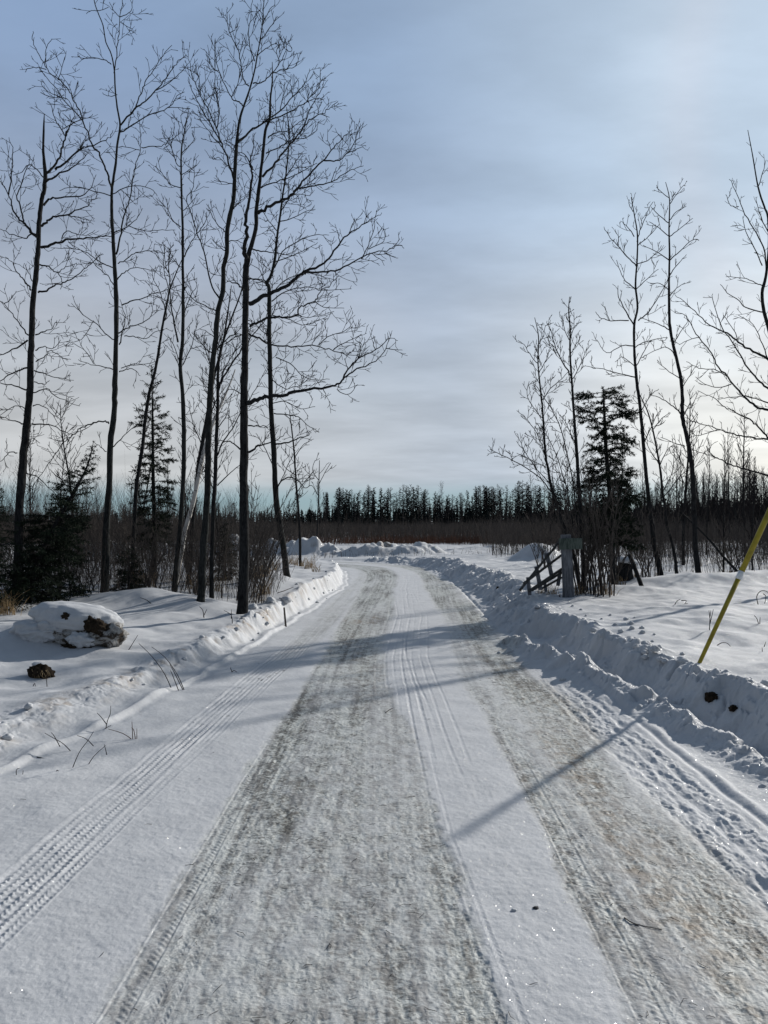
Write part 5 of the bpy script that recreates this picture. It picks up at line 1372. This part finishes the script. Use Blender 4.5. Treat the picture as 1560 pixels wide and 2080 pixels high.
# grey wooden post with a mossy cross board
px0, py0, pz0 = at(1155, 1223, 12.6); pzg = ground_z(px0, py0)
post = empty('fence_post', (px0, py0, pzg), 'stout weathered grey wooden post with a short board near its top', 'post')
top = at(1149, 1086, 12.6)
link_mesh('post', beam_mesh((px0 + .01, py0, pzg - .35), top, .170, .15, (px0, py0, pzg), None, .84, 1), M_WOOD, post)
ba = at(1136, 1105, 12.47); bb = at(1182, 1104, 12.50)
link_mesh('cross_board', beam_mesh(ba, bb, .18, .035, (px0, py0, pzg), None, 1, 2), M_BOARD, post)
hk = tubes('hook', [([at(1143, 1219, 12.48), at(1139, 1217, 12.45), at(1137, 1213, 12.44), at(1137, 1207, 12.44)], [.012, .011, .010, .008])], 6, M_RUST, post, (px0, py0, pzg))

# collapsed rail fence leaning left of the post
gx, gy, _ = at(1100, 1195, 12.7); gz = ground_z(gx, gy)
gate = empty('rail_fence', (gx, gy, gz), 'collapsed wooden rail fence leaning down in the snow left of the grey post', 'fence')
def gp(px, py):
    f = (px - 1057) / 85.0
    return at(px, py, 12.15 + .85 * f)
rails = [((1056, 1199), (1137, 1099), 4.6), ((1064, 1185), (1140, 1128), 4.6), ((1074, 1201), (1141, 1156), 5.0), ((1081, 1199), (1141, 1163), 4.2), ((1101, 1195), (1141, 1173), 4.0)]
for k, (a, b, w) in enumerate(rails):
    link_mesh('rail', beam_mesh(gp(*a), gp(*b), w * 12.6 / F, .03, (gx, gy, gz), None, 1, 10 + k), M_WOODD, gate)
for k, (a, b, w) in enumerate([((1111, 1124), (1123, 1170), 8), ((1090, 1151), (1099, 1192), 8), ((1073, 1173), (1077, 1203), 7), ((1139, 1160), (1134, 1184), 7), ((1107, 1180), (1110, 1196), 6)]):
    pa, pb = gp(*a), gp(*b); pa = (pa[0], pa[1] + .035, pa[2]); pb = (pb[0], pb[1] + .035, pb[2] - .05)
    link_mesh('picket', beam_mesh(pa, pb, w * 12.6 / F, .035, (gx, gy, gz), None, 1, 20 + k), M_WOOD, gate)

# yellow guy-wire guard
gb = on_ground(1421, 1347)
g0 = Vector((gb[0], gb[1], gb[2]))
# direction: passes the picture edge at (1560,1045); long enough for the shadow that ends on the road
dG = (Vector(at(1560, 1045, gb[1] + .25)) - g0).normalized()
guard = empty('guy_wire_guard', tuple(g0), 'yellow plastic guy-wire guard slanting up out of the snow at right', 'guy guard')
def gpt(s_): return tuple(g0 + dG * s_)
tubes('lower_sleeve', [([gpt(-.12), gpt(.0), gpt(.5), gpt(.925)], [.017, .018, .021, .023])], 14, M_YELLOW, guard, tuple(g0), .01)
tubes('upper_sleeve', [([gpt(.93), gpt(1.5), gpt(2.0), gpt(2.45)], [.026, .027, .027, .026])], 14, M_YELLOW, guard, tuple(g0), .01)
tubes('tape_band', [([gpt(.90), gpt(.925), gpt(.955), gpt(.985)], [.0275, .029, .0285, .028])], 12, M_TAPE, guard, tuple(g0), .05)
tubes('guy_wire', [([gpt(2.4), gpt(3.5), gpt(5.5)], [.005, .005, .005])], 8, M_STEEL, guard, tuple(g0))

# frozen chunk of earth and snow on the left
cx, cy, cz = at(158, 1302, 8.6); cz = ground_z(cx, cy) - .07
chunk = empty('frozen_chunk', (cx, cy, cz), 'large snow-capped block of frozen earth on the left bank', 'earth block')
def put(name, me, mat, parent, loc, rot=(0, 0, 0)):
    o = link_mesh(name, me, mat, parent); o.location = loc; o.rotation_euler = rot; return o
put('earth_core', blob_mesh('core', (.52, .30, .27), 3, 5, .30, 1.5, -.55, .30), M_SODCH, chunk, (.08, 0, .10))
put('earth_lump', blob_mesh('lump', (.24, .20, .19), 8, 4, .35, 1.8, None, .35), M_SODCH, chunk, (.42, -.08, .14), (0, .2, .3))
put('sod', blob_mesh('sod', (.17, .10, .11), 12, 4, .35, 2.2, None, .15), M_SOD, chunk, (.34, -.22, .24), (0, .5, .1))
chunk.scale = (.80, .84, .84)
put('snow_slab', blob_mesh('slab', (.17, .12, .10), 15, 4, .3, 2.0, None, .3), M_CLOD, chunk, (.17, -.30, .08), (0, .3, .2))
put('sod', blob_mesh('sod2', (.12, .08, .07), 13, 4, .35, 2.2, None, .15), M_SOD, chunk, (.0, -.22, .36), (0, .2, .5))
put('sod', blob_mesh('sod3', (.20, .08, .06), 14, 4, .35, 2.2, None, .15), M_SOD, chunk, (.10, -.30, -.01), (0, .1, .1))
put('snow_slab', blob_mesh('slab2', (.36, .18, .17), 18, 5, .28, 1.9, None, .35), M_CLOD, chunk, (-.30, -.16, .17), (0, -.1, .1))
put('snow_cap', blob_mesh('cap', (.62, .37, .22), 5, 5, .16, 1.2, -.45, .10), M_CLOD, chunk, (.02, .06, .31), (0, .12, 0))
put('snow_cap', blob_mesh('cap2', (.46, .34, .22), 7, 5, .24, 1.5, -.5, .25), M_CLOD, chunk, (-.52, .06, .13), (0, -.12, 0))
cx, cy, cz = at(85, 1340, 7.35); cz = ground_z(cx, cy)
sodc = empty('sod_clump', (cx, cy, cz), 'small brown clump of grassy sod lying in the snow near the left edge', 'sod clump')
put('earth', blob_mesh('sodearth', (.12, .09, .075), 22, 4, .3, 1.9, None, .15), M_SOD, sodc, (0, 0, .03), (0, .35, .2))
put('snow', blob_mesh('sodsnow', (.07, .05, .03), 23, 3, .2, 1.6), M_CLOD, sodc, (-.03, .02, .095), (0, .3, 0))
rnd_ = random.Random(4); gl = []
for k in range(22):
    a = rnd_.uniform(0, 6.28); x0, z0 = rnd_.uniform(-.08, .1), rnd_.uniform(.02, .08)
    gl.append(([(x0, -.07, z0), (x0 + rnd_.uniform(.0, .03), -.085, z0 - .02), (x0 + rnd_.uniform(.01, .05), -.095, z0 - .05)], [.004, .003, .0015]))
tubes('grass', gl, 3, M_STRAW, sodc)

# dark debris lumps in the right bank
for lab, px, py, w in (('dark brown lump of dirt and bark stuck in the right snow bank', 1446, 1424, 34), ('small reddish dirt lump in the right snow bank below the larger one', 1490, 1444, 20), ('dark dirt lump in the right snow bank near the bend', 1012, 1196, 9), ('dark splinter lump high on the right bank near the rail fence', 1038, 1184, 10)):
    x, y, z = on_ground(px, py); r = w * .5 * y / F
    o = link_mesh('dirt_lump', blob_mesh('dirt', (r, r * .8, r * .75), px, 4, .35, 2.0, None, .2), M_SOD)
    o.location = (x, y, z + r * .1); o.rotation_euler = (0.2, .5, px); tag(o, lab, 'dirt lump')

# snow clods
cm = [blob_mesh('clod', (1, .85, .75), 50 + k, 3, .34, 1.5, -.5, .25) for k in range(6)]
def clod(px, py, w, label, group, k, grp_loc=None):
    x, y, z = on_ground(px, py) if grp_loc is None else grp_loc
    r = w * .5 * y / F if grp_loc is None else w
    me = cm[k % 6]
    o = link_mesh('snow_clod', me, M_CLOD); o.location = (x, y, z + r * .25); o.scale = (r, r, r); o.rotation_euler = (0, 0, k * 1.9)
    return tag(o, label, 'snow clod', group)
big = [(1254, 1300, 16, 'upright snow clod on the right bank crest, tallest of the row left of the guard'), (1224, 1294, 20, 'broad snow clod at the left end of the right bank crest row'), (1330, 1325, 22, 'large rounded snow clod on the snow left of the yellow guard'), (1387, 1350, 27, 'largest snow clod, just left of the foot of the yellow guard'),
       (1143, 1384, 15, 'round snow clod lying alone at the foot of the small right ridge'), (1475, 1372, 22, 'pointed snow clod on the bank crest right of the guard foot'), (1553, 1392, 20, 'snow clod on the bank crest at the right edge of the picture'), (550, 1224, 22, 'wedge-shaped snow lump on the left bank beside the oak'), (581, 1226, 23, 'dome-shaped snow lump on the left bank above the wooden stake'), (514, 1237, 22, 'half-buried snow lump at the foot of the oak')]
for k, (px, py, w, lab) in enumerate(big): clod(px, py, w, lab, None, k)
k = 0
for px, py, w in [(1271, 1260, 11), (1289, 1256, 5), (1249, 1271, 9), (1282, 1269, 10), (1284, 1278, 13), (1304, 1277, 10), (1305, 1287, 12), (1329, 1291, 6), (1325, 1305, 7), (1339, 1316, 12), (1386, 1331, 10), (1379, 1338, 7), (1292, 1319, 16), (1310, 1324, 12), (1351, 1347, 17), (1338, 1345, 12), (1261, 1284, 12), (1240, 1250, 6), (1222, 1258, 5), (1200, 1262, 7), (1180, 1240, 7), (1190, 1252, 5), (1163, 1232, 6), (1205, 1284, 14), (1235, 1305, 12), (1268, 1308, 12), (1215, 1272, 7), (1365, 1350, 10), (1420, 1366, 12), (1440, 1372, 10), (1500, 1380, 14), (1525, 1386, 12), (1405, 1358, 12)]:
    clod(px, py, w, 'small snow clod scattered on the crest of the right bank', 'small snow clods scattered on the right bank', k); k += 1
rr = random.Random(31)
for q in range(60):
    s_ = rr.uniform(4.2, 20); side = rr.random() < .68
    if side: t_ = float(right_crest(s_)) + rr.gauss(.10, .16)
    else: t_ = float(berm_t(min(s_, 9.6))) + rr.gauss(-.1, .16); s_ = min(s_, 9.3)
    x = t_ + float(I(s_, [8, 13, 18, 22], [0, .15, .38, .5])); y = s_
    clod(0, 0, rr.uniform(.012, .038), 'small snow clod scattered along the right bank and ridge', 'tiny snow clods along the right bank and ridge', q, (x, y, ground_z(x, y)))
for q in range(40):
    s_ = rr.uniform(4.5, 19); t_ = float(left_crest(s_)) + rr.gauss(.06, .13)
    x = t_ + float(I(s_, [8, 13, 18, 22], [0, .15, .38, .5])); y = s_
    clod(0, 0, rr.uniform(.012, .04), 'small crumb of snow on the broken edge of the left bank', 'crumbs of snow along the left bank', q, (x, y, ground_z(x, y)))
for px, py, w, lab in ((1088, 1853, 13, 'small dark pebble on the fresh snow strip of the road'), (1044, 1856, 12, 'small grey ice pebble on the fresh snow strip, left of the dark one')):
    x, y, z = on_ground(px, py); r = w * .5 * y / F
    o = link_mesh('pebble', blob_mesh('pebble', (r, r * .8, r * .6), px, 3, .3, 1.6, None, .3), M_WOODD if px > 1060 else M_CLOD); o.location = (x, y, z + r * .7)
    tag(o, lab, 'pebble')

# snow covered stump and the leaning dead log at right
x, y, z = at(1268, 1190, 15.0); z = ground_z(x, y)
st = empty('tree_stump', (x, y, z), 'snow-capped stump in the shadow behind the leaning dead log at right', 'stump')
put('wood', blob_mesh('stumpw', (.17, .16, .26), 71, 4, .15, 2.0, None, .15), M_BARK, st, (0, 0, .12))
put('snow_cap', blob_mesh('stumps', (.22, .2, .08), 72, 4, .15, 1.4, -.5), M_CLOD, st, (.03, 0, .38), (0, .12, 0))
def pole(name, label, pts, mat, cat, sides=8):
    P3 = [at(a, b, c) for a, b, c, w in pts]; R3 = [w * .5 * c / F for a, b, c, w in pts]
    l = smooth_line([(*p, r) for p, r in zip(P3, R3)], 4)
    o = tubes(name, [([q[:3] for q in l], [q[3] for q in l])], sides, mat, None, P3[-1], .06)
    o.location = P3[-1]
    return tag(o, label, cat)
pole('dead_log', 'thick dead log leaning left out of the snow right of the stump', [(1279, 1128, 14.6, 9), (1288, 1150, 14.3, 9), (1300, 1182, 14.0, 9.5), (1312, 1216, 13.7, 10)], M_BARK, 'log')
pole('fallen_tree', 'thin dead tree slanting down to the snow behind the yellow guard', [(1384, 1041, 17.8, 3), (1435, 1090, 17.6, 4), (1468, 1129, 17.4, 5), (1501, 1165, 17.2, 6), (1517, 1190, 17.0, 6.5)], M_BARK, 'fallen tree')

# ------------------------------------------------------------------ twigs standing in and lying on the snow
def twig(label, lines, group=None, mat=None, name='dead_twig', lying=False, cat='twig'):
    """lines: list of [(px,py)...] from the ground up, first line starts on the snow"""
    x0, y0, z0 = on_ground(*lines[0][0])
    polys = []
    for ln in lines:
        pts = []
        for k, (px, py) in enumerate(ln):
            if lying:
                x, y, z = on_ground(px, py); z += .006
            else:
                x, y, z = at(px, py, y0)
            pts.append((x - x0, y - y0, z - z0 - (.03 if k == 0 and not lying else 0)))
        n = len(pts); w = max(.0024, .95 * y0 / F)
        l = smooth_line([(*p, w * (1 - .5 * i / max(n - 1, 1))) for i, p in enumerate(pts)], 3)
        polys.append(([q[:3] for q in l], [q[3] for q in l]))
    o = tubes(name, polys, 5, mat or M_TWIG)
    o.location = (x0, y0, z0)
    return tag(o, label, cat, group)
twig('spray of long thin stems bending left out of the snow below the left berm', [[(352, 1402), (335, 1370), (310, 1335), (282, 1307)], [(365, 1402), (350, 1370), (346, 1362)], [(376, 1400), (360, 1370), (335, 1335), (308, 1314)], [(374, 1400), (352, 1362), (345, 1350)], [(366, 1413), (362, 1401)]])
twig('forked twig standing on the bright snow edge at left', [[(213, 1484), (218, 1465), (224, 1450), (225, 1434)], [(217, 1464), (205, 1456), (197, 1448)], [(206, 1476), (226, 1473)]])
twig('long straight twig with a crossing stem, leaning right near the left edge', [[(143, 1562), (160, 1530), (178, 1505), (190, 1486)], [(190, 1506), (175, 1501), (157, 1494)]])
twig('curved forked twig bending left, between the leaning twig and the left edge', [[(155, 1530), (130, 1512), (110, 1500), (91, 1489)], [(122, 1508), (110, 1495), (104, 1488)]])
twig('upright reddish twig cluster beside the left snow edge', [[(270, 1504), (269, 1485), (268, 1466)], [(278, 1508), (278, 1480)], [(275, 1499), (250, 1490), (220, 1481)], [(276, 1500), (272, 1484), (267, 1478)]], None, M_RED)
twig('thin twig lying slantwise with a short upright tip', [[(173, 1556), (190, 1537), (215, 1514)], [(217, 1524), (212, 1512)]])
twig('short dark twig curled on the snow near the lower left track', [[(112, 1570), (116, 1564), (122, 1572), (130, 1576)]])
twig('tiny bent twigs by the left picture edge', [[(35, 1577), (33, 1565), (40, 1560)], [(45, 1578), (47, 1565)]])
twig('small curled twig lying inside the left tyre track zone', [[(235, 1621), (248, 1622), (258, 1632)]], lying=True)
twig('short forked twig high on the left bank near the frozen chunk', [[(96, 1394), (94, 1372)], [(62, 1400), (70, 1388), (72, 1396)]])
twig('dark leafy twig fragment lying on the road edge at left', [[(468, 1368), (474, 1362), (482, 1366)], [(472, 1362), (468, 1356)]])
twig('pair of long dry stalks lying on the left wheel track', [[(524, 1382), (555, 1370), (590, 1360)], [(530, 1384), (560, 1371), (586, 1364)]], None, M_BROWN, lying=True)
twig('thin stalk lying on the fresh snow left of the wheel track', [[(412, 1411), (430, 1415), (446, 1418)]], lying=True)
twig('thin stalk lying on the left snowy shoulder', [[(75, 1541), (95, 1544), (113, 1547)]], lying=True)
twig('crossed twigs in the hollow above the left berm', [[(258, 1320), (280, 1290)], [(275, 1345), (290, 1345)]])
twig('dark bent twig on the left bank before the oak', [[(472, 1268), (470, 1250), (455, 1240)], [(470, 1252), (470, 1238)]])
twig('thin dark branch arching over the snow hump left of the slender tree', [[(312, 1228), (300, 1220), (285, 1214)], [(330, 1270), (325, 1250), (315, 1235)]])
twig('sparse weed stems on the left bank behind the berm', [[(415, 1256), (412, 1240), (405, 1232)], [(413, 1248), (420, 1238)]])
twig('long dry twig lying across the left bank near the lone leaning tree', [[(564, 1206), (580, 1200), (596, 1194)]], lying=True)
twig('slender seed-headed weed standing just left of the yellow guard', [[(1441, 1281), (1442, 1258), (1444, 1240)], [(1442, 1262), (1449, 1238)], [(1442, 1250), (1440, 1240)]])
twig('curled dark stem looping out of the snow at the right edge', [[(1541, 1228), (1537, 1213), (1543, 1202), (1553, 1200), (1562, 1206), (1560, 1220)], [(1528, 1234), (1545, 1228)], [(1541, 1228), (1531, 1226)], [(1550, 1202), (1556, 1212), (1553, 1226)]], None, M_BROWN)
twig('bent dark twig at the right edge below the curled stem', [[(1542, 1268), (1538, 1258), (1532, 1250)], [(1530, 1274), (1544, 1268)], [(1543, 1266), (1544, 1254)]], None, M_BROWN)
twig('low arching grass stem right of the yellow guard foot', [[(1449, 1311), (1465, 1306), (1478, 1307), (1487, 1317)]], None, M_BROWN)
twig('arched pair of thin stems on the snow before the bowed tree', [[(1369, 1229), (1374, 1222), (1382, 1217)], [(1381, 1235), (1390, 1228), (1397, 1226)], [(1384, 1216), (1394, 1220), (1390, 1228)]], None, M_BROWN)
twig('broken dark branch lying against the snow at far right', [[(1530, 1160), (1540, 1170), (1552, 1172)], [(1537, 1168), (1532, 1158)]], None, M_BARK)
twig('thin weeds by the right picture edge', [[(1549, 1325), (1548, 1315)], [(1552, 1308), (1556, 1303)]], None, M_BROWN)
twig('short stick lying on the icy middle of the road', [[(783, 1450), (792, 1443), (800, 1440)]], lying=True)
twig('second short stick on the icy road, further up', [[(792, 1392), (803, 1386), (812, 1379)]], lying=True)
twig('twisted grass stem lying on the right icy wheel track', [[(1268, 1868), (1285, 1880), (1310, 1888), (1345, 1893)], [(1290, 1882), (1298, 1886)]], None, M_BROWN, lying=True)
pole('wooden_stake', 'short wooden stake standing at the left road edge by the bank', [(577, 1234, 11.6, 3.6), (579, 1255, 11.6, 3.8), (581, 1276, 11.6, 4)], M_BROWN, 'stake', 6)

# tiny plant litter ground into the ice
rng = np.random.RandomState(8); polys = []
for k in range(520):
    s_ = 2.2 + 9 * rng.rand() ** 1.3
    t_ = rng.uniform(E1(s_), E2(s_)) if rng.rand() < .6 else rng.uniform(E3(s_), E4(s_))
    if rng.rand() < .1: t_ = rng.uniform(-2.2, 2.0)
    polys.append((float(t_), float(s_)))
XS = np.array([p[0] for p in polys]); YS = np.array([p[1] for p in polys])
ZS = terrain(XS, YS)[0]
pp = []
for x, y, z in zip(XS, YS, ZS):
    a = rng.uniform(0, 6.28); l = rng.uniform(.008, .035); b = a + rng.uniform(-.8, .8)
    pp.append(([(x, y, z + .003), (x + math.cos(a) * l, y + math.sin(a) * l, z + .006), (x + math.cos(a) * l + math.cos(b) * l * .6, y + math.sin(a) * l + math.sin(b) * l * .6, z + .003)], [.0011, .0010, .0006]))
tag(tubes('plant_litter', pp, 3, M_TWIG), 'bits of bark and grass scattered over the icy road', 'litter', None, 'stuff')
